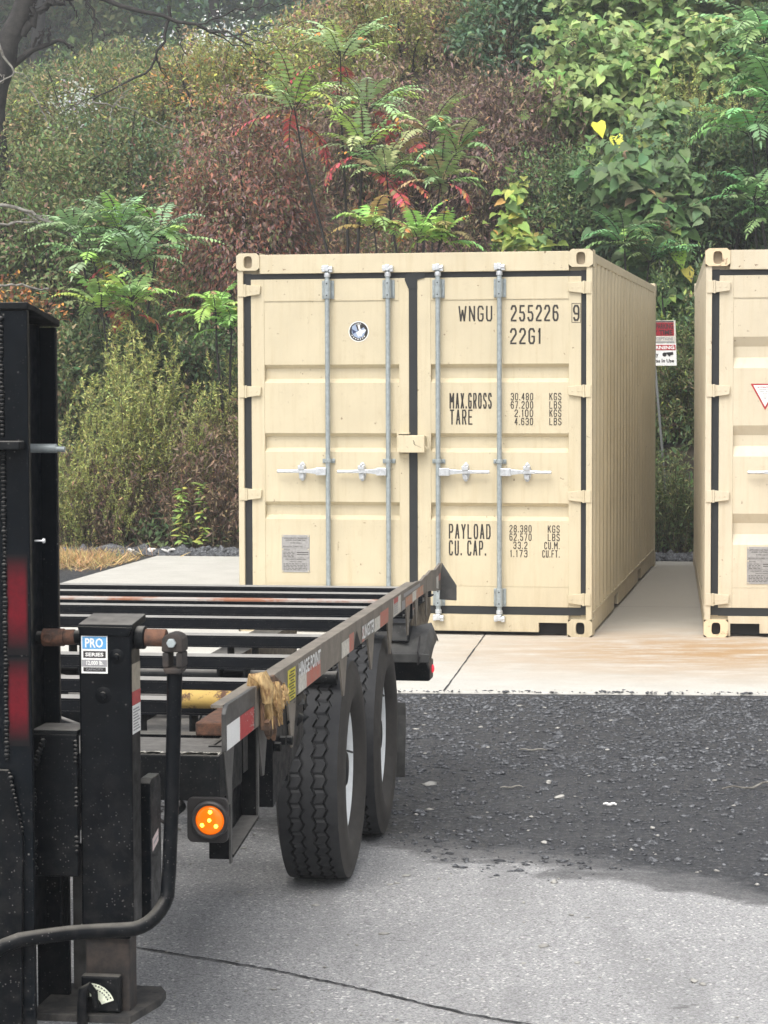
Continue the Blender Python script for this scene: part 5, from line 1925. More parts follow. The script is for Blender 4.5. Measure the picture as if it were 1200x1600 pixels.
# ---- the mass of low undergrowth that clothes the hillside
def undergrowth():
    rng = np.random.default_rng(3)
    LV = Leaves()
    n = 210000
    s = rng.uniform(0, 1, n)
    x = rng.uniform(-7.0, 8.0, n)
    y = 23.0 - 0.18 * x + 13 * s ** 1.15
    # clumps
    cx = rng.uniform(-7.5, 8.5, 900)
    cs = rng.uniform(0, 13, 900)
    chh = rng.uniform(0.15, 0.75, 900)
    ci = rng.integers(0, 900, n)
    use = rng.uniform(0, 1, n) < 0.75
    th = rng.uniform(0, 2 * np.pi, n)
    rr_ = rng.uniform(0, 1, n) ** 0.6 * 0.42
    x = np.where(use, cx[ci] + rr_ * np.cos(th), x)
    y = np.where(use, 23.1 - 0.18 * cx[ci] + cs[ci] + rr_ * np.sin(th), y)
    hgt = np.where(use, chh[ci] * np.sqrt(np.maximum(0.02, 1 - (rr_ / 0.45) ** 2)) * rng.uniform(0.35, 1.0, n), rng.uniform(0.02, 0.3, n))
    z0 = hill_z(x, y)
    z = z0 + hgt
    f = 27.0 / y
    X = x * f
    Z = 1.7456 + (z - 1.7456) * f
    pal_tone = rng.uniform(0, 1, n)
    tone = np.where(use, rng.uniform(0, 1, 900)[ci], pal_tone)
    C = np.empty((n, 3))
    def setc(mask, pal):
        # whole clumps share one species colour
        w = np.cumsum([p[0] for p in pal])
        w = w / w[-1]
        t = np.where(rng.uniform(0, 1, n) < 0.7, tone, pal_tone)
        k = np.searchsorted(w, t).clip(0, len(pal) - 1)
        cc = np.array([p[1] for p in pal])[k]
        C[mask] = cc[mask]
    setc(np.ones(n, bool), [(2, BROWN), (2, OLIVE), (1, MID), (1, REDBR), (1, TAN), (1, DKBROWN)])
    setc((X < -2.3), [(3, OLIVE), (2, MID), (1, BROWN), (1, DKGREEN)])
    setc((X < -1.0) & (Z < 3.2), [(3, MID), (3, DKGREEN), (1, OLIVE), (1, BROWN)])
    setc((X < 1.0) & (X > -2.3) & (Z > 4.9), [(3, OLIVE), (3, TAN), (2, YGREEN), (1, REDBR), (1, BROWN)])
    setc((X > 0.4) & (X < 1.9) & (Z > 2.6) & (Z < 5.6), [(4, PURPLE), (3, BROWN), (2, DKBROWN), (1, OLIVE)])
    setc((X > 1.9), [(3, MID), (3, DKGREEN), (1, GREEN), (1, OLIVE)])
    setc((X > 0.6) & (Z > 5.9), [(3, TEAL), (3, GREEN), (1, MID)])
    C = C * (1 + rng.normal(0, 0.28, (n, 1)).clip(-0.6, 0.9)) * (1 + rng.normal(0, 0.08, (n, 3)))
    D = rand_dirs(n, rng) * 0.8 + np.array([0, -0.45, -0.1]) + np.stack([np.zeros(n), np.zeros(n), rng.uniform(-0.5, 0.8, n)], 1)
    N = rand_dirs(n, rng) * 0.6 + np.array([0, -0.5, 0.8])
    L = rng.uniform(0.04, 0.11, n)
    LV.add(np.stack([x, y, z], 1), D, N, L, L * rng.uniform(0.22, 0.5, n), C)
    o = LV.build('undergrowth')
    meta(o, 'tangled mixed undergrowth covering the hillside behind the containers', 'undergrowth', kind='stuff')


undergrowth()


def shrub(loc, size, nleaf, pal, label, name='shrub', cat='shrub', shape='oval', leaf=(0.05, 0.09), ratio=(0.35, 0.55), clumps=60, seed=0, droop=0.3, stems=14, stem_mat=None, group=None, tone=0.25):
    """leafy shrub: bent stems carrying leaf clumps through an uneven crown"""
    rng = np.random.default_rng(seed)
    x, y = loc
    root = empty(name, (x, y, hz(x, y) - 0.05), 0, label, cat, group)
    rx, ry, h = size
    # clump centres through an uneven ellipsoid, denser to the outside
    d = rand_dirs(clumps, rng)
    rad = rng.uniform(0.35, 1.0, clumps) ** 0.6
    cen = np.stack([d[:, 0] * rx * rad, d[:, 1] * ry * rad, h * 0.55 + d[:, 2] * h * 0.47 * rad], 1)
    cen[:, 2] = np.maximum(cen[:, 2], 0.12)
    cr = rng.uniform(0.55, 1.25, clumps) * 0.30 * (rx * ry * h) ** (1 / 3)
    ci = rng.integers(0, clumps, nleaf)
    off = rand_dirs(nleaf, rng) * (rng.uniform(0, 1, nleaf) ** 0.45)[:, None] * cr[ci][:, None]
    P = cen[ci] + off
    P[:, 2] = np.maximum(P[:, 2], 0.02)
    out = unit(P - np.array([0, 0, h * 0.35]))
    D = out * 0.7 + rand_dirs(nleaf, rng) * 0.7 + np.array([0, 0, -droop])
    N = out * 0.6 + np.array([0, -0.15, 0.8]) + rand_dirs(nleaf, rng) * 0.45
    L = rng.uniform(*leaf, nleaf)
    C = pick(pal, nleaf, rng, tone)
    lv = Leaves()
    lv.add(P, D, N, L, L * rng.uniform(*ratio, nleaf), C, shape)
    lv.build('foliage', root)
    mb = MB()
    for k in range(stems):
        c = cen[rng.integers(0, clumps)]
        b = Vector((c[0] * 0.25, c[1] * 0.25, 0))
        m = Vector((c[0] * 0.65 + rng.normal(0, 0.08), c[1] * 0.6, c[2] * 0.55))
        e = Vector((c[0] * 1.08, c[1] * 1.08, min(h * 1.02, c[2] * 1.15)))
        mb.tube([b, m, e], [0.016, 0.011, 0.004], 5)
    mb.build('stems', stem_mat or BARK, root, smooth=60)
    return root


def at(px_, y):
    return ((px_ - 600) / 3608 * y, y)


# rows of shrubs, from the crest downwards
shrub(at(70, 27.5), (1.25, 0.9, 2.1), 15000, [(4, OLIVE), (2, MID), (1, TAN), (1, GREEN)], 'olive green shrub below the dark bare tree trunk', seed=1, leaf=(0.04, 0.085), clumps=80)
shrub(at(215, 28.2), (1.0, 0.8, 2.0), 12500, [(3, OLIVE), (2, MID), (1, BROWN), (1, TEAL)], 'greyish olive shrub to the left of the red brown bush', seed=2, leaf=(0.04, 0.085), clumps=70)
shrub(at(60, 26.8), (0.9, 0.7, 1.5), 5500, [(3, MID), (2, OLIVE), (2, BROWN), (1, GREEN)], 'dull green shrub above the fallen pale branches', seed=3, clumps=60)
shrub(at(385, 26.4), (1.0, 0.85, 2.55), 19000, [(4, REDBR), (3, PURPLE), (2, BROWN), (2, OLIVE), (1, DKBROWN)], 'large red brown bush rising behind the left corner of the lettered container', name='bush', cat='bush', seed=4, leaf=(0.045, 0.09), ratio=(0.26, 0.42), clumps=120, droop=0.9)
shrub(at(330, 27.4), (0.7, 0.6, 1.5), 4500, [(2, REDBR), (2, OLIVE), (1, TAN), (1, (0.32, 0.13, 0.08))], 'rusty green bush behind the large red brown bush', name='bush', cat='bush', seed=5, clumps=50, droop=0.5)
shrub(at(250, 26.6), (0.6, 0.6, 1.2), 4000, [(3, OLIVE), (2, REDBR), (1, MID)], 'mixed green and russet bush left of the large red brown bush', name='bush', cat='bush', seed=6, clumps=45)
shrub(at(620, 28.8), (1.1, 0.8, 1.7), 7500, [(4, BROWN), (3, PURPLE), (2, OLIVE), (1, TAN)], 'dry brown brush behind the tallest sumac', name='brush', cat='brush', stems=34, stem_mat=STEM, seed=7, leaf=(0.05, 0.11), ratio=(0.2, 0.35), clumps=80, droop=0.7)
shrub(at(780, 27.8), (1.0, 0.8, 1.9), 8500, [(4, PURPLE), (3, DKBROWN), (2, BROWN), (1, TAN)], 'purple brown withered brush right of the sumacs', name='brush', cat='brush', stems=34, stem_mat=STEM, seed=8, leaf=(0.05, 0.11), ratio=(0.2, 0.35), clumps=80, droop=0.7)
shrub(at(800, 25.6), (0.75, 0.6, 1.25), 5500, [(4, DKBROWN), (3, BROWN), (1, MID)], 'dark brown brush just above the roof of the lettered container', name='brush', cat='brush', stems=34, stem_mat=STEM, seed=9, ratio=(0.2, 0.4), clumps=60, droop=0.6)
shrub(at(560, 25.7), (0.8, 0.6, 1.3), 5500, [(4, DKBROWN), (2, PURPLE), (2, REDBR), (1, MID)], 'dark reddish brush behind the middle of the container roof', name='brush', cat='brush', stems=34, stem_mat=STEM, seed=10, ratio=(0.2, 0.4), clumps=60, droop=0.6)
shrub(at(890, 26.2), (0.72, 0.6, 2.1), 9000, [(4, MID), (3, DKGREEN), (2, OLIVE), (1, GREEN)], 'dense small leaved green shrub above the right corner of the lettered container', seed=11, leaf=(0.04, 0.075), clumps=80)
shrub(at(1000, 26.0), (0.8, 0.6, 1.7), 5500, [(4, DKGREEN), (3, MID), (1, TEAL)], 'dark shaded shrub behind the gap between the containers', seed=12, leaf=(0.06, 0.12), clumps=60)
shrub(at(1120, 26.3), (0.8, 0.6, 1.9), 5500, [(4, DKGREEN), (3, MID), (1, OLIVE)], 'dark green shrub above the right-hand container', seed=13, leaf=(0.06, 0.12), clumps=60)
shrub(at(150, 30.6), (1.2, 0.8, 1.5), 7000, [(3, OLIVE), (2, MID), (2, TAN), (1, YGREEN)], 'thin olive bush on the left crest below the hazy trees', name='bush', cat='bush', seed=24, leaf=(0.04, 0.09), clumps=80)
shrub(at(480, 31.5), (1.3, 0.8, 1.3), 6500, [(3, YGREEN), (3, OLIVE), (2, TAN), (1, LIME)], 'yellow green bush on the crest above the red brown bush', name='bush', cat='bush', seed=14, clumps=80)
shrub(at(640, 31.5), (1.1, 0.8, 1.6), 6000, [(3, TAN), (3, OLIVE), (2, BROWN), (1, YGREEN)], 'straw coloured bush on the crest above the tallest sumac', name='bush', cat='bush', seed=15, clumps=70)
shrub(at(330, 31.0), (1.2, 0.8, 1.2), 5500, [(3, OLIVE), (2, YGREEN), (2, TAN), (1, (0.36, 0.16, 0.05))], 'loose olive bush on the crest under the bare branches', name='bush', cat='bush', seed=16, clumps=70)
shrub(at(800, 30.6), (0.9, 0.7, 1.7), 5500, [(4, TEAL), (4, DKGREEN), (1, MID)], 'dark teal shrub at the top between the brown brush and the big leaves', seed=17, leaf=(0.07, 0.13), clumps=60)
shrub(at(200, 25.3), (0.75, 0.6, 1.2), 5000, [(3, MID), (3, DKGREEN), (1, OLIVE)], 'dark green shrub behind the tall yellow weeds', seed=18, clumps=60)
shrub(at(320, 25.0), (0.65, 0.5, 1.35), 5000, [(4, DKGREEN), (3, MID), (1, BROWN)], 'dark green shrub beside the left edge of the lettered container', seed=19, clumps=60)
shrub(at(90, 25.2), (0.7, 0.5, 1.3), 4500, [(3, MID), (2, OLIVE), (1, TAN)], 'soft green shrub behind the top of the black trailer column', seed=20, clumps=50)
shrub(at(1060, 24.3), (0.42, 0.4, 1.9), 5500, [(3, MID), (3, DKGREEN), (2, OLIVE), (1, LIME)], 'narrow weedy green shrub behind the warning sign', seed=21, leaf=(0.04, 0.09), ratio=(0.25, 0.4), clumps=50)
shrub(at(1050, 23.75), (0.36, 0.3, 0.9), 3500, [(3, OLIVE), (3, MID), (2, BROWN), (1, YGREEN)], 'low weedy shrub at the foot of the warning sign', seed=22, leaf=(0.04, 0.08), ratio=(0.2, 0.4), clumps=40)
shrub(at(20, 26.2), (0.6, 0.5, 1.0), 3000, [(2, ORANGE), (2, TAN), (2, REDBR), (2, OLIVE)], 'orange tinted bush at the left edge under the fallen branches', name='bush', cat='bush', seed=23, clumps=40)


# ---- knotweed: arching canes with rows of heart-shaped leaves
def knotweed(loc, spread, h, canes, pal, label, seed, leaf=(0.10, 0.16), group=None, extra=None):
    rng = np.random.default_rng(seed)
    x, y = loc
    root = empty('knotweed', (x, y, hz(x, y) - 0.05), 0, label, 'knotweed', group)
    lv = Leaves()
    mb = MB()
    for c in range(canes):
        a = rng.uniform(0, 2 * np.pi)
        lx, ly = spread * rng.uniform(0.3, 1.1) * math.cos(a), spread * 0.7 * rng.uniform(0.3, 1.0) * math.sin(a) - 0.35 * spread
        hh = h * rng.uniform(0.55, 1.05)
        t = np.linspace(0, 1, 9)
        pts = np.stack([lx * t ** 1.6, ly * t ** 1.5, hh * np.sin(t * 1.9) / math.sin(1.57)], 1)
        mb.tube([tuple(p) for p in pts], [0.010 - 0.008 * q for q in t], 5, False)
        m = int(rng.integers(34, 50))
        tt = rng.uniform(0.18, 1.0, m) ** 0.8
        P = np.stack([np.interp(tt, t, pts[:, i]) for i in range(3)], 1)
        P += rng.normal(0, 0.07, P.shape)
        side = np.where(np.arange(m) % 2, 1.0, -1.0)
        D = np.stack([side * rng.uniform(0.2, 0.9, m) + rng.normal(0, .3, m), rng.normal(-0.55, 0.4, m), rng.uniform(-1.0, 0.0, m)], 1)
        N = np.stack([rng.normal(0, .3, m), rng.normal(-0.55, .3, m), rng.uniform(0.4, 1.1, m)], 1)
        L = rng.uniform(*leaf, m)
        lv.add(P, D, N, L, L * rng.uniform(0.72, 0.92, m), pick(pal, m, rng, 0.2), 'heart', 0.10)
    if extra:
        for (dx, dy, dz, Lx, c) in extra:
            lv.add(np.array([[dx, dy, dz]]), np.array([[0.25, -0.3, -0.8]]), np.array([[0.1, -0.9, 0.35]]), Lx, Lx * 0.9, np.array([c]), 'heart', 0.08)
    lv.build('foliage', root)
    mb.build('canes', STEM, root, smooth=60)
    return root


KP = [(4, (0.190, 0.250, 0.095)), (3, (0.140, 0.190, 0.072)), (2, GREEN), (0.4, LIME)]
KD = [(4, MID), (3, (0.075, 0.130, 0.055)), (1, GREEN), (0.35, LIME), (0.25, TAN)]
knotweed(at(850, 31.2), 1.35, 1.9, 60, KP, 'pale green large leaved knotweed at the top, right of the dark teal shrub', 31)
knotweed(at(1000, 30.2), 1.3, 1.7, 60, KP, 'pale green large leaved knotweed at the top centre right above the straw grass', 32)
knotweed(at(1130, 30.5), 1.3, 1.8, 50, KP, 'pale green large leaved knotweed in the top right corner', 33)
knotweed(at(930, 28.4), 1.0, 1.4, 36, KP, 'mid green knotweed above the two bright yellow leaves', 34)
knotweed(at(1075, 27.6), 1.0, 1.4, 36, KD, 'green knotweed left of the long sumac fronds at the right edge', 35)
knotweed(at(1010, 25.4), 0.8, 1.9, 34, KD, 'dark knotweed with large leaves hanging over the gap between the containers', 36, (0.12, 0.19))
knotweed(at(945, 27.0), 0.6, 1.2, 14, KD, 'knotweed carrying two bright yellow leaves', 37, (0.11, 0.17), extra=[(-0.16, -0.75, 1.42, 0.19, YELL), (0.04, -0.80, 1.26, 0.20, (0.50, 0.50, 0.07)), (-0.24, -0.7, 1.16, 0.13, LIME)])
knotweed(at(812, 25.9), 0.42, 1.95, 8, [(3, (0.28, 0.31, 0.08)), (3, LIME), (0.35, (0.40, 0.22, 0.07)), (2, GREEN)], 'yellowing knotweed spray hanging left of the small leaved shrub', 38, (0.11, 0.17))
knotweed(at(1045, 24.9), 0.5, 1.6, 10, KD, 'low knotweed with a lime leaf at the corner of the right-hand container', 39, (0.11, 0.17), extra=[(0.02, -0.5, 1.38, 0.20, (0.26, 0.40, 0.07)), (0.12, -0.5, 1.20, 0.16, (0.42, 0.36, 0.08))])


knotweed(at(965, 28.9), 1.1, 1.9, 46, KP, 'bright green knotweed curtain in front of the other tall knotweeds, left of the straw weeds', 71, (0.09, 0.145))
knotweed(at(1100, 28.6), 1.0, 1.7, 40, KP, 'bright green knotweed between the straw weeds and the large sumac', 72, (0.09, 0.145))
knotweed(at(1170, 26.8), 0.8, 1.6, 26, KD, 'dark knotweed under the large sumac at the right edge', 73, (0.11, 0.17))


# ---- staghorn sumac: bare stems, each tip a whorl of pinnate fronds
def sumac(loc, tips, label, seed, nfr=10, flen=0.62, pal=None, red=0.12, leaflet=0.115, face=0.35):
    rng = np.random.default_rng(seed)
    x, y = loc
    gz_ = hz(x, y) - 0.05
    root = empty('sumac', (x, y, gz_), 0, label, 'sumac')
    pal = pal or [(4, (0.175, 0.250, 0.125)), (3, (0.145, 0.205, 0.105)), (1, LIME)]
    lv = Leaves()
    mb = MB()
    for (tx, ty, tz) in tips:
        tz_ = tz - gz_
        mb.tube([(0, 0, 0), (tx * 0.35 + 0.05, ty * 0.3, tz_ * 0.45), (tx * 0.8, ty * 0.8, tz_ * 0.8), (tx, ty, tz_)], [0.022, 0.018, 0.013, 0.007], 6)
        nfr_ = int(nfr * 1.5)
        for k in range(nfr_):
            az = 2 * np.pi * (k + rng.uniform(-.3, .3)) / nfr_ * 1.618 * 2
            el = rng.uniform(0.35, 1.40)
            isred = rng.uniform() < red * 0.9 and k % 2
            if isred:
                el = rng.uniform(-0.2, 0.35)
            Lf = flen * rng.uniform(0.75, 1.25)
            hd = np.array([math.cos(az), math.sin(az) * 0.8 - face * 0.6, 0])
            hd = hd / np.linalg.norm(hd)
            m = 16
            t = np.linspace(0.0, 1.0, m)
            bend = el - t ** 1.3 * rng.uniform(0.9, 1.9)
            step = Lf / m
            dx_ = np.cumsum(np.cos(bend)) * step
            dz_ = np.cumsum(np.sin(bend)) * step
            R0 = np.array([tx, ty, tz_ - (0.28 if isred else 0.14) * rng.uniform(0.2, 1)])
            pts = R0 + hd[None] * dx_[:, None] + np.array([0, 0, 1])[None] * dz_[:, None]
            mb.tube([tuple(p) for p in pts[::3]], [0.004] * len(pts[::3]), 4, False)
            tang = unit(hd[None] * np.cos(bend)[:, None] + np.array([0, 0, 1.0])[None] * np.sin(bend)[:, None])
            side = np.cross(hd, np.array([0, 0, 1.0]))
            upv = np.cross(side[None], tang)
            base = np.array(pick(pal, 1, rng, 0.15)[0]) * 1.3
            for sg in (1, -1):
                i = np.arange(2, m)
                prof = np.sin(np.pi * (0.18 + 0.80 * (i - 2) / (m - 3))) ** 0.6
                D = side[None] * sg + tang[i] * rng.uniform(0.35, 0.6) + np.array([0, 0, -0.35]) + rng.normal(0, 0.10, (len(i), 3))
                N = upv[i] + rng.normal(0, 0.15, (len(i), 3))
                L = leaflet * prof * rng.uniform(0.85, 1.15, len(i))
                if isred:
                    C = pick([(3, (0.30, 0.055, 0.060)), (1, (0.32, 0.14, 0.06)), (0.6, (0.36, 0.07, 0.09)), (1, (0.17, 0.13, 0.07))], len(i), rng, 0.3)
                else:
                    C = base[None] * (1 + rng.normal(0, 0.12, (len(i), 1)))
                    if red > 0.05 and rng.uniform() < 0.15:
                        C[-4:] = pick([(1, ORANGE), (1, TAN)], 4, rng)
                lv.add(pts[i], D, N, L, L * 0.33, C, 'lance', 0.12)
            lv.add(pts[-1:], tang[-1:], upv[-1:], leaflet * 0.7, leaflet * 0.18, base[None], 'lance')
    lv.build('foliage', root)
    mb.build('stems', BARK, root, smooth=60)
    return root


def zt(py_, y):
    return 1.7456 + (589 - py_) * y / 3608


def tips(x0, lst, y):
    return [((a - x0) * y / 3608, dy, zt(b, y)) for a, b, dy in lst]


sumac(at(540, 25.2), tips(540, [(535, 85, 0.0), (462, 165, -0.1), (575, 165, 0.1), (570, 235, -0.15)], 25.2), 'tallest green sumac with red fronds over the middle of the lettered container', 41, nfr=13, flen=0.72, red=0.42, pal=[(3, (0.215, 0.290, 0.150)), (2, (0.185, 0.250, 0.120)), (1, LIME)])
sumac(at(640, 24.8), tips(640, [(675, 205, 0.0), (605, 270, -0.1), (715, 235, -0.1), (690, 280, -0.2)], 24.8), 'green sumac with reddish fronds right of the tallest sumac', 42, red=0.22, flen=0.52, pal=[(3, (0.125, 0.19, 0.080)), (2, (0.15, 0.18, 0.08)), (1, TAN)])
sumac(at(620, 24.0), tips(620, [(585, 345, 0.0), (655, 365, -0.1), (690, 370, 0.0)], 24.0), 'low bright sumac peeping over the container roof', 43, nfr=9, flen=0.48, red=0.08, pal=[(3, (0.14, 0.25, 0.07)), (2, LIME), (1, (0.16, 0.12, 0.05))])
sumac(at(200, 25.0), tips(200, [(190, 350, 0.0), (120, 360, 0.0), (250, 365, 0.1), (215, 400, -0.2), (150, 400, -0.1)], 25.0), 'broad green sumac left of the lettered container', 44, nfr=13, flen=0.64, red=0.02, pal=[(3, (0.150, 0.225, 0.115)), (2, (0.125, 0.185, 0.095)), (1, LIME)])
sumac(at(205, 24.3), tips(205, [(210, 465, -0.1), (160, 470, 0.0)], 24.3), 'small sumac with red tipped fronds below the broad green sumac', 45, nfr=10, flen=0.52, red=0.30, pal=[(3, (0.15, 0.22, 0.08)), (1, LIME)])
sumac(at(345, 24.0), tips(345, [(340, 478, -0.1), (365, 500, 0.0)], 24.0), 'small bright sumac touching the left edge of the lettered container', 46, nfr=9, flen=0.46, red=0.12, pal=[(3, (0.15, 0.26, 0.075)), (1, LIME)])
sumac(at(1200, 25.4), tips(1200, [(1185, 70, -0.2), (1200, 160, -0.3), (1165, 215, -0.3), (1215, 120, -0.1)], 25.4), 'large sumac with long drooping fronds at the right edge', 47, nfr=12, flen=0.85, red=0.0, leaflet=0.15, pal=[(3, (0.115, 0.20, 0.085)), (2, (0.15, 0.25, 0.10))])
sumac(at(1185, 24.6), tips(1185, [(1175, 310, -0.1), (1205, 345, 0.0)], 24.6), 'dark sumac hanging over the roof of the right-hand container', 48, nfr=10, flen=0.56, red=0.03, pal=[(3, (0.085, 0.165, 0.065)), (2, MID)])
sumac(at(985, 24.4), tips(985, [(975, 372, 0.0), (1015, 400, 0.0)], 24.4), 'dark fern-like sumac behind the right top corner of the lettered container', 49, nfr=10, flen=0.52, red=0.0, pal=[(3, (0.070, 0.140, 0.060)), (2, MID)])


# ---- weeds: one mesh of each kind, copied
def weed_proto(kind, seed):
    rng = np.random.default_rng(seed)
    lv = Leaves()
    mb = MB()
    if kind == 'ragweed':
        h, ns, pal = 1.75, 9, [(4, (0.27, 0.28, 0.095)), (2, (0.21, 0.235, 0.085)), (2, OLIVE)]
    elif kind == 'goldenrod':
        h, ns, pal = 1.15, 9, [(3, MID), (3, OLIVE), (1, (0.15, 0.15, 0.06))]
    elif kind == 'brown':
        h, ns, pal = 0.95, 11, [(4, BROWN), (3, (0.14, 0.095, 0.065)), (2, DKBROWN), (1, TAN)]
    else:
        h, ns, pal = 1.2, 8, [(3, (0.17, 0.13, 0.07)), (3, BROWN), (2, OLIVE), (1, PURPLE)]
    for s in range(ns):
        a = rng.uniform(0, 6.28)
        lean = rng.uniform(0.04, 0.42)
        hh = h * rng.uniform(0.5, 1.12)
        t = np.linspace(0, 1, 7)
        b = np.array([rng.normal(0, .09), rng.normal(0, .09), 0])
        pts = b + np.stack([lean * math.cos(a) * t ** 1.5, lean * math.sin(a) * t ** 1.5, hh * t], 1)
        mb.tube([tuple(p) for p in pts], [0.006 * (1 - q) + 0.0015 for q in t], 4, False)
        if kind == 'ragweed':
            # spikes: side branches rising steeply, crowded with tiny leaves
            for bnum in range(9):
                t0 = rng.uniform(0.35, 0.98)
                p0 = np.array([np.interp(t0, t, pts[:, i]) for i in range(3)])
                az = rng.uniform(0, 6.28)
                Lb = hh * rng.uniform(0.12, 0.34) * (1.25 - t0 * 0.7)
                d = unit(np.array([[math.cos(az) * 0.42, math.sin(az) * 0.42, 1.0]]))[0]
                m = 30
                q = rng.uniform(0, 1, m)
                P = p0 + d[None] * (q * Lb)[:, None] + rng.normal(0, 0.006, (m, 3))
                D = rand_dirs(m, rng) + d[None] * 0.7
                lv.add(P, D, rand_dirs(m, rng) + np.array([0, 0, 1]), rng.uniform(0.03, 0.06, m), rng.uniform(0.010, 0.020, m), pick(pal, m, rng, 0.2))
            m = 34
            q = rng.uniform(0.1, 0.7, m)
            P = np.stack([np.interp(q, t, pts[:, i]) for i in range(3)], 1)
            D = rand_dirs(m, rng) + np.array([0, 0, 0.2])
            lv.add(P, D, rand_dirs(m, rng) + np.array([0, 0, 1.2]), rng.uniform(0.05, 0.10, m), rng.uniform(0.012, 0.03, m), pick(pal, m, rng, 0.2))
        else:
            m = 85 if kind == 'goldenrod' else 60
            q = rng.uniform(0.12, 1.0, m)
            P = np.stack([np.interp(q, t, pts[:, i]) for i in range(3)], 1) + rng.normal(0, 0.03 if kind != 'goldenrod' else 0.012, (m, 3))
            D = rand_dirs(m, rng) + np.array([0, 0, 0.5 if kind == 'goldenrod' else -0.5])
            lv.add(P, D, rand_dirs(m, rng) * .7 + np.array([0, 0, 1]), rng.uniform(0.04, 0.095, m), rng.uniform(0.010, 0.026, m), pick(pal, m, rng, 0.25))
    return lv, mb


def weeds(kind, name, label, cat, group, places, protos=3, seed=0):
    rng = random.Random(seed)
    roots = []
    for k in range(protos):
        lv, mb = weed_proto(kind, seed * 10 + k)
        root = empty(name, (0, 0, 0), 0, label, cat, group)
        lv.build('foliage', root)
        mb.build('stems', STEM, root)
        roots.append(root)
    for i, (x, y, s) in enumerate(places):
        p = roots[i % protos]
        r = p if i < protos else p.copy()
        if i >= protos:
            col.objects.link(r)
            for c in p.children:
                d = c.copy()
                col.objects.link(d)
                d.parent = r
        r.location = (x, y, hz(x, y) - 0.02)
        r.rotation_euler = (rng.uniform(-.06, .06), rng.uniform(-.06, .06), rng.uniform(0, 6.28))
        r.scale = (s, s, s)


rg = random.Random(77)
weeds('ragweed', 'ragweed', 'tall yellow green ragweed spikes standing between the black column and the lettered container', 'weed', 'yellow green ragweeds left of the lettered container',
      [(*at(px_, y), s) for px_, y, s in [(195, 24.0, 1.05), (175, 23.8, 0.98), (225, 24.1, 1.08), (265, 24.0, 0.98), (300, 24.1, 0.92), (250, 23.8, 0.85), (215, 23.7, 0.85), (160, 23.7, 0.85), (128, 23.5, 0.78), (106, 23.45, 0.72), (150, 23.45, 0.62), (118, 23.3, 0.5), (95, 23.4, 0.6), (340, 23.9, 0.7), (176, 23.45, 0.6), (205, 24.0, 1.16), (285, 23.8, 0.80), (325, 24.0, 0.78), (185, 24.2, 1.12), (240, 24.2, 1.02)]], 3, 1)
weeds('brown', 'withered_weed', 'withered brown weed stalks at the foot of the hill left of the lettered container', 'weed', 'withered brown weeds behind the pad',
      [(*at(95 + 285 * (i + rg.uniform(-.4, .4)) / 30, 23.55 + rg.uniform(-0.12, 0.5)), rg.uniform(0.75, 1.15)) for i in range(30)], 4, 2)
weeds('goldenrod', 'goldenrod', 'leafy green goldenrod stalks on the slope left of the lettered container', 'weed', 'green goldenrods on the slope',
      [(*at(70 + 320 * rg.random(), 24.4 + 1.3 * rg.random()), rg.uniform(0.75, 1.2)) for i in range(34)], 4, 3)
weeds('mugwort', 'mugwort', 'brownish feathery mugwort leaning against the container side of the slope', 'weed', 'brownish mugworts beside the lettered container',
      [(*at(285 + 105 * rg.random(), 23.7 + 0.6 * rg.random()), rg.uniform(0.75, 1.1)) for i in range(16)], 3, 4)
weeds('goldenrod', 'nettle', 'dark green leafy weed in the gap between the two containers', 'weed', 'green weeds in the gap',
      [(*at(1010 + 110 * rg.random(), 23.35 + 0.8 * rg.random()), rg.uniform(0.6, 1.05)) for i in range(14)] + [(*at(1012 + 90 * (i + rg.random()) / 16, 22.45 + 0.55 * rg.random()), rg.uniform(0.55, 0.95)) for i in range(16)], 3, 5)
weeds('mugwort', 'dry_weed', 'dry brown weed rising among the brush on the upper slope', 'weed', 'dry weeds on the upper slope',
      [(*at(400 + 520 * rg.random(), 27.0 + 3.8 * rg.random()), rg.uniform(0.8, 1.3)) for i in range(40)], 3, 6)
weeds('ragweed', 'straw_weed', 'straw coloured flowering weed along the crest and the right-hand slope', 'weed', 'straw coloured weeds high on the hill',
      [(*at(300 + 380 * rg.random(), 30.4 + 1.6 * rg.random()), rg.uniform(0.5, 0.85)) for i in range(14)] + [(*at(1010 + 150 * rg.random(), 26.6 + 1.6 * rg.random()), rg.uniform(0.75, 1.1)) for i in range(26)], 3, 7)

# two single young weeds with pale leaves in front of the brown ones
for px_, lb, sd in ((317, 'single pale green young plant in front of the withered weeds, nearer the container', 61), (283, 'slim pale green young plant in the middle of the withered weeds', 62)):
    rng = np.random.default_rng(sd)
    x, y = at(px_, 23.25)
    root = empty('young_plant', (x, y, hz(x, y)), 0, lb, 'plant')
    lv = Leaves()
    m = 70
    q = rng.uniform(0.15, 1, m)
    P = np.stack([rng.normal(0, 0.012, m), rng.normal(0, .012, m), q * 0.72], 1)
    az = rng.uniform(0, 6.28, m)
    D = np.stack([np.cos(az), np.sin(az), rng.uniform(-.5, .3, m)], 1)
    lv.add(P, D, np.array([[0, -0.3, 1.0]]) + rng.normal(0, .2, (m, 3)), rng.uniform(0.06, 0.12, m), rng.uniform(0.025, 0.04, m), pick([(3, LIME), (2, YGREEN), (1, GREEN)], m, rng, 0.2), 'lance')
    lv.build('foliage', root)
    MB().tube([(0, 0, 0), (0.01, 0, 0.4), (0, 0, 0.74)], [0.006, 0.005, 0.002], 5).build('stem', STEM, root)

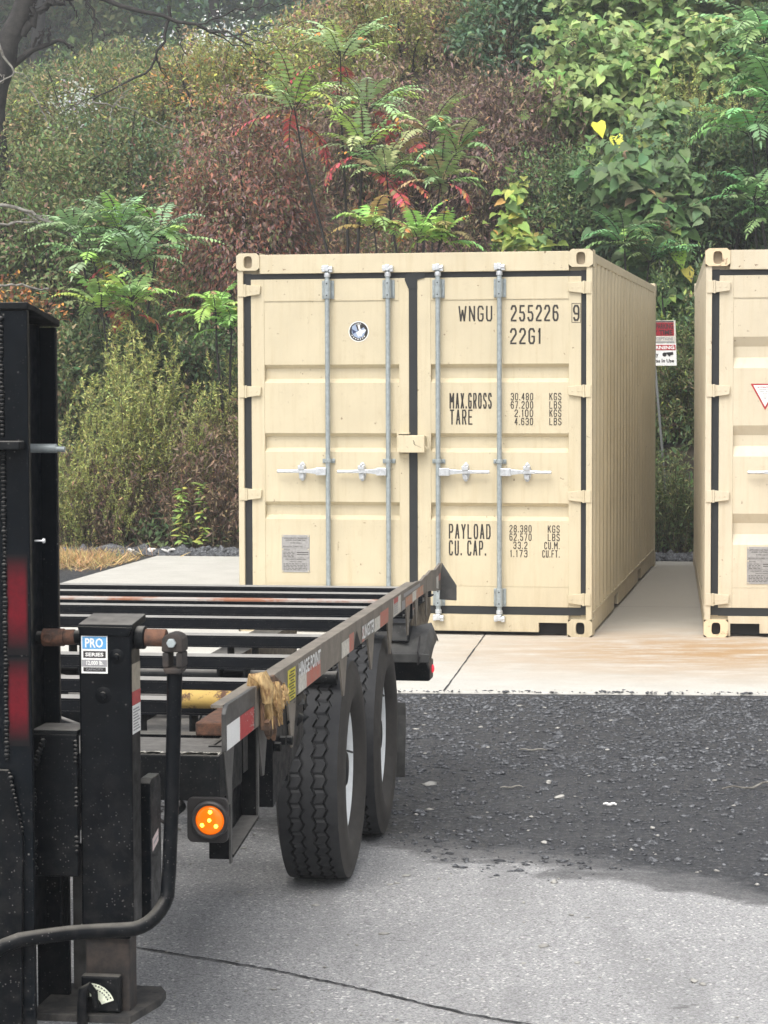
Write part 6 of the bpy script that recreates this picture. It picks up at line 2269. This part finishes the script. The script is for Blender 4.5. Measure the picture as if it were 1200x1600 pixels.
# dry grass at the corner of the pad
rng = np.random.default_rng(9)
lv = Leaves()
m = 5200
x = rng.normal(-3.15, 0.34, m)
y = 21.9 + rng.normal(0, 0.42, m)
keep = (x < -2.236 - (22.645 - y) * 0.178 - 0.03) | (y > 22.4 - 0.18 * (x + 2.2))
x, y = x[keep], y[keep]
m = len(x)
P = np.stack([x, y, np.maximum(hill_z(x, y), GZ)], 1)
D = rand_dirs(m, rng) * np.array([1, 1, 0.4]) + np.array([0, -0.1, 0.55])
lv.add(P, D, rand_dirs(m, rng) + np.array([0, -.3, 1]), rng.uniform(0.06, 0.20, m), rng.uniform(0.005, 0.012, m), pick([(4, (0.36, 0.25, 0.12)), (3, (0.25, 0.17, 0.09)), (1, OLIVE)], m, rng, 0.25))
o = lv.build('dry_grass')
meta(o, 'matted dry tan grass at the left corner of the concrete pad', 'grass', kind='stuff')

# white asters on the crest
for k, (px_, y, lb) in enumerate(((370, 31.6, 'white flowering asters on the crest under the bare branches'), (122, 29.6, 'small clump of white flowers beside the bare tree trunk'))):
    rng = np.random.default_rng(80 + k)
    x, y = at(px_, y)
    root = empty('aster', (x, y, hz(x, y)), 0, lb, 'flowers')
    lv = Leaves()
    m = 500 if k == 0 else 260
    w = 0.95 if k == 0 else 0.3
    P = np.stack([rng.normal(0, w * .5, m), rng.normal(0, .25, m), 1.0 + rng.normal(0, 0.16, m)], 1)
    if k == 1:
        P[:, 2] += 0.35
    lv.add(P, rand_dirs(m, rng), rand_dirs(m, rng) * .4 + np.array([0, -.5, 1]), rng.uniform(0.03, 0.06, m), rng.uniform(0.025, 0.045, m), pick([(3, (0.40, 0.42, 0.38)), (1, (0.28, 0.30, 0.24))], m, rng, 0.15))
    meta(lv.build('flowers', root), kind='stuff')
    lg = Leaves()
    m = 1400
    P = np.stack([rng.normal(0, w * .5, m), rng.normal(0, .25, m), rng.uniform(0.1, 1.0, m) + 0.3 * k], 1)
    lg.add(P, rand_dirs(m, rng), rand_dirs(m, rng) + np.array([0, -.3, 1]), rng.uniform(0.04, 0.08, m), rng.uniform(0.012, 0.025, m), pick([(3, OLIVE), (2, MID)], m, rng))
    lg.build('foliage', root)


# ---- dark bare tree at the upper left, dead branches, boulder, litter
def limb(mb, pts, r0, r1, rng, depth=0, wob=0.05):
    n = 14
    P = [Vector(p) for p in pts]
    out = []
    for i in range(n + 1):
        t = i / n * (len(P) - 1)
        k = min(int(t), len(P) - 2)
        q = P[k].lerp(P[k + 1], t - k)
        out.append(q + Vector((rng.normal(0, wob), rng.normal(0, wob), rng.normal(0, wob))) * (0.3 if i in (0, n) else 1) * 0.5)
    mb.tube(out, [r0 + (r1 - r0) * (i / n) for i in range(n + 1)], 7)
    if depth > 0:
        for s in range(5):
            i = int(rng.integers(4, n))
            d = (out[i] - out[i - 1]).normalized()
            side = Vector(rng.normal(0, 1, 3)).normalized()
            L = (out[-1] - out[0]).length * rng.uniform(0.25, 0.5)
            e = out[i] + (d * 0.7 + side * 0.7).normalized() * L
            limb(mb, [out[i], out[i].lerp(e, 0.5) + Vector((0, 0, 0.04)), e], (r0 + (r1 - r0) * i / n) * 0.6, 0.003, rng, depth - 1, wob)


TY = 28.6
tx, ty = at(-4, TY)
bt = empty('bare_tree', (tx, ty, hz(tx, ty) - 0.1), 0, 'dark bare tree leaning at the upper left with long leafless branches', 'tree')
rng = np.random.default_rng(55)
base = Vector((tx, ty, hz(tx, ty) - 0.1))


def tp(px_, py_, dy=0.0):
    y = TY + dy
    return Vector(((px_ - 600) / 3608 * y, y, zt(py_, y))) - base


tk = MB()
limb(tk, [Vector((0, 0, 0)), tp(-8, 260), tp(2, 150), tp(30, 60), tp(62, -40), tp(90, -160)], 0.19, 0.11, rng, 0, 0.05)
limb(tk, [tp(88, -150), tp(110, -280), tp(95, -420), tp(120, -560)], 0.11, 0.03, rng, 1, 0.08)
limb(tk, [tp(85, -140), tp(170, -230), tp(230, -360)], 0.07, 0.02, rng, 1, 0.08)
limb(tk, [tp(80, -120), tp(0, -240), tp(-60, -400)], 0.07, 0.02, rng, 1, 0.08)
tk.build('trunk', BARK, bt, smooth=60)
br = MB()
limb(br, [tp(10, 120), tp(55, 85), tp(105, 67), tp(122, 80)], 0.05, 0.010, rng, 1, 0.03)
limb(br, [tp(42, 60), tp(75, 15), tp(125, 5)], 0.07, 0.018, rng, 1, 0.04)
limb(br, [tp(70, -30), tp(150, 0, -0.2), tp(260, 28, -0.4), tp(350, 58, -0.5), tp(400, 75, -0.6)], 0.040, 0.008, rng, 1, 0.04)
limb(br, [tp(80, -60), tp(140, -5, -0.3), tp(165, 45, -0.3), tp(180, 62, -0.3)], 0.024, 0.007, rng, 1, 0.03)
limb(br, [tp(270, 15, -0.4), tp(265, 65, -0.4), tp(243, 108, -0.4), tp(200, 135, -0.5), tp(150, 160, -0.6)], 0.022, 0.008, rng, 1, 0.03)
br.build('branches', BARK, bt, smooth=60)
pb = MB()
limb(pb, [tp(4, 20, -0.6), tp(6, 80, -0.6), tp(30, 118, -0.6), tp(5, 135, -0.6)], 0.022, 0.007, rng, 1, 0.02)
limb(pb, [tp(55, 145, -0.5), tp(78, 185, -0.5), tp(95, 225, -0.5)], 0.010, 0.004, rng, 1, 0.02)
limb(pb, [tp(150, 160, -0.6), tp(205, 172, -0.6), tp(280, 210, -0.6)], 0.012, 0.004, rng, 1, 0.03)
pb.build('pale_branches', PALE_BARK, bt, smooth=60)

for k, (pts, r, lb) in enumerate((
        ([(-40, 318), (40, 326), (90, 352), (126, 374)], 0.022, 'thick pale dead branch lying above the black column, uppermost of three'),
        ([(-40, 352), (60, 348), (122, 372)], 0.014, 'straight pale dead branch just under the thick one'),
        ([(-40, 446), (20, 444), (80, 450)], 0.016, 'pale dead branch close to the top of the black column'))):
    d = bpy.data.objects.new('tmp', None)
    y = 25.0 if k < 2 else 24.6
    P = [Vector(((a - 600) / 3608 * y, y, zt(b, y))) for a, b in pts]
    mb = MB()
    limb(mb, P, r, r * 0.6, np.random.default_rng(90 + k), 1 if k < 2 else 0, 0.02)
    bpy.data.objects.remove(d)
    mb.build('dead_branch', PALE_BARK, smooth=60, tag=(lb, 'branch'))

x, y = at(112, 24.2)
stone(x, y, 0.34, BOULDER, 'rounded grey brown boulder half hidden by weeds beside the black column', 'boulder', 'boulder', 0.9, 4, hz(x, y))
for k, (a, b, L, lb) in enumerate(((203, 858, 0.10, 'crumpled white scrap at the left end of the rubble'), (236, 850, 0.13, 'round white scrap in the middle of the rubble'), (262, 853, 0.22, 'long white strip lying on the rubble right of the round scrap'), (345, 862, 0.07, 'small white scrap on the rubble next to the container'))):
    L *= 0.6
    x, y = at(a, 22.9)
    rgk = np.random.default_rng(k)
    pts = [(x - L / 2 + L * i / 6, y + rgk.normal(0, .02), max(hz(x, y), 0) + 0.035 + 0.008 * math.sin(i * 1.1 + k)) for i in range(7)]
    MB().tube(pts, [0.006 + 0.014 * math.sin(math.pi * (i + .5) / 7) * (1.6 if k == 1 else 0.6) for i in range(7)], 6).build('scrap', LITTER, smooth=50, tag=(lb, 'litter'))


# ---- far trees beyond the crest
def far_tree(px_, y, h, r, label, seed, pal):
    rng = np.random.default_rng(seed)
    x, y = at(px_, y)
    z0 = hz(x, y) - 0.3
    root = empty('far_tree', (x, y, z0), 0, label, 'tree', 'trees beyond the crest')
    tk = MB()
    limb(tk, [(0, 0, 0), (0.2, 0, h * 0.5), (0.1, 0, h * 0.92)], 0.28, 0.05, rng, 1, 0.1)
    tk.build('trunk', BARK, root, smooth=60)
    nc = 60
    d = rand_dirs(nc, rng)
    cen = np.stack([d[:, 0] * r, d[:, 1] * r, h * 0.58 + d[:, 2] * h * 0.40], 1) * np.array([1, 1, 1])
    n = 34000
    ci = rng.integers(0, nc, n)
    P = cen[ci] + rand_dirs(n, rng) * (rng.uniform(0, 1, n) ** .5)[:, None] * 0.32 * r
    lv = Leaves()
    L = rng.uniform(0.15, 0.30, n)
    lv.add(P, rand_dirs(n, rng) + np.array([0, 0, -.3]), rand_dirs(n, rng) + np.array([0, 0, 1]), L, L * 0.6, pick(pal, n, rng))
    lv.build('crown', root)


far_tree(60, 66, 13.5, 3.0, 'hazy grey green tree beyond the crest, behind the bare trunk', 101, [(2, MID), (1, OLIVE)])
far_tree(190, 74, 15.0, 3.6, 'hazy tall tree beyond the crest, right of the bare trunk', 102, [(2, TEAL), (1, MID)])
far_tree(330, 70, 13.5, 3.4, 'hazy green tree beyond the crest above the white asters', 103, [(2, TEAL), (1, GREEN)])
far_tree(470, 78, 14.5, 3.6, 'hazy tree beyond the crest above the yellow green bush', 104, [(2, MID), (1, OLIVE)])
far_tree(-120, 70, 14.0, 3.4, 'hazy tree beyond the crest left of the bare tree', 105, [(2, MID), (1, OLIVE)])
far_tree(255, 92, 17.0, 4.2, 'palest tree standing farthest back beyond the crest', 106, [(2, MID), (1, TEAL)])
far_tree(620, 84, 16.0, 4.0, 'hazy tree beyond the crest above the straw coloured bush', 107, [(2, MID), (1, TEAL)])


# ---------------------------------------------------------------- thin damp air
hzb = MB().box(-130, 130, -12, 130, -1.2, 34)
hm_ = bpy.data.materials.new('damp_air')
hm_.use_nodes = True
nt = hm_.node_tree
nt.nodes.clear()
vo = nt.nodes.new('ShaderNodeOutputMaterial')
pv = nt.nodes.new('ShaderNodeVolumePrincipled')
pv.inputs['Color'].default_value = (0.93, 0.95, 0.97, 1)
pv.inputs['Density'].default_value = 0.0026
pv.inputs['Anisotropy'].default_value = 0.2
nt.links.new(pv.outputs[0], vo.inputs['Volume'])
ho = hzb.build('haze', hm_)
meta(ho, 'thin pale mist over the whole yard and hillside', 'haze', kind='stuff')
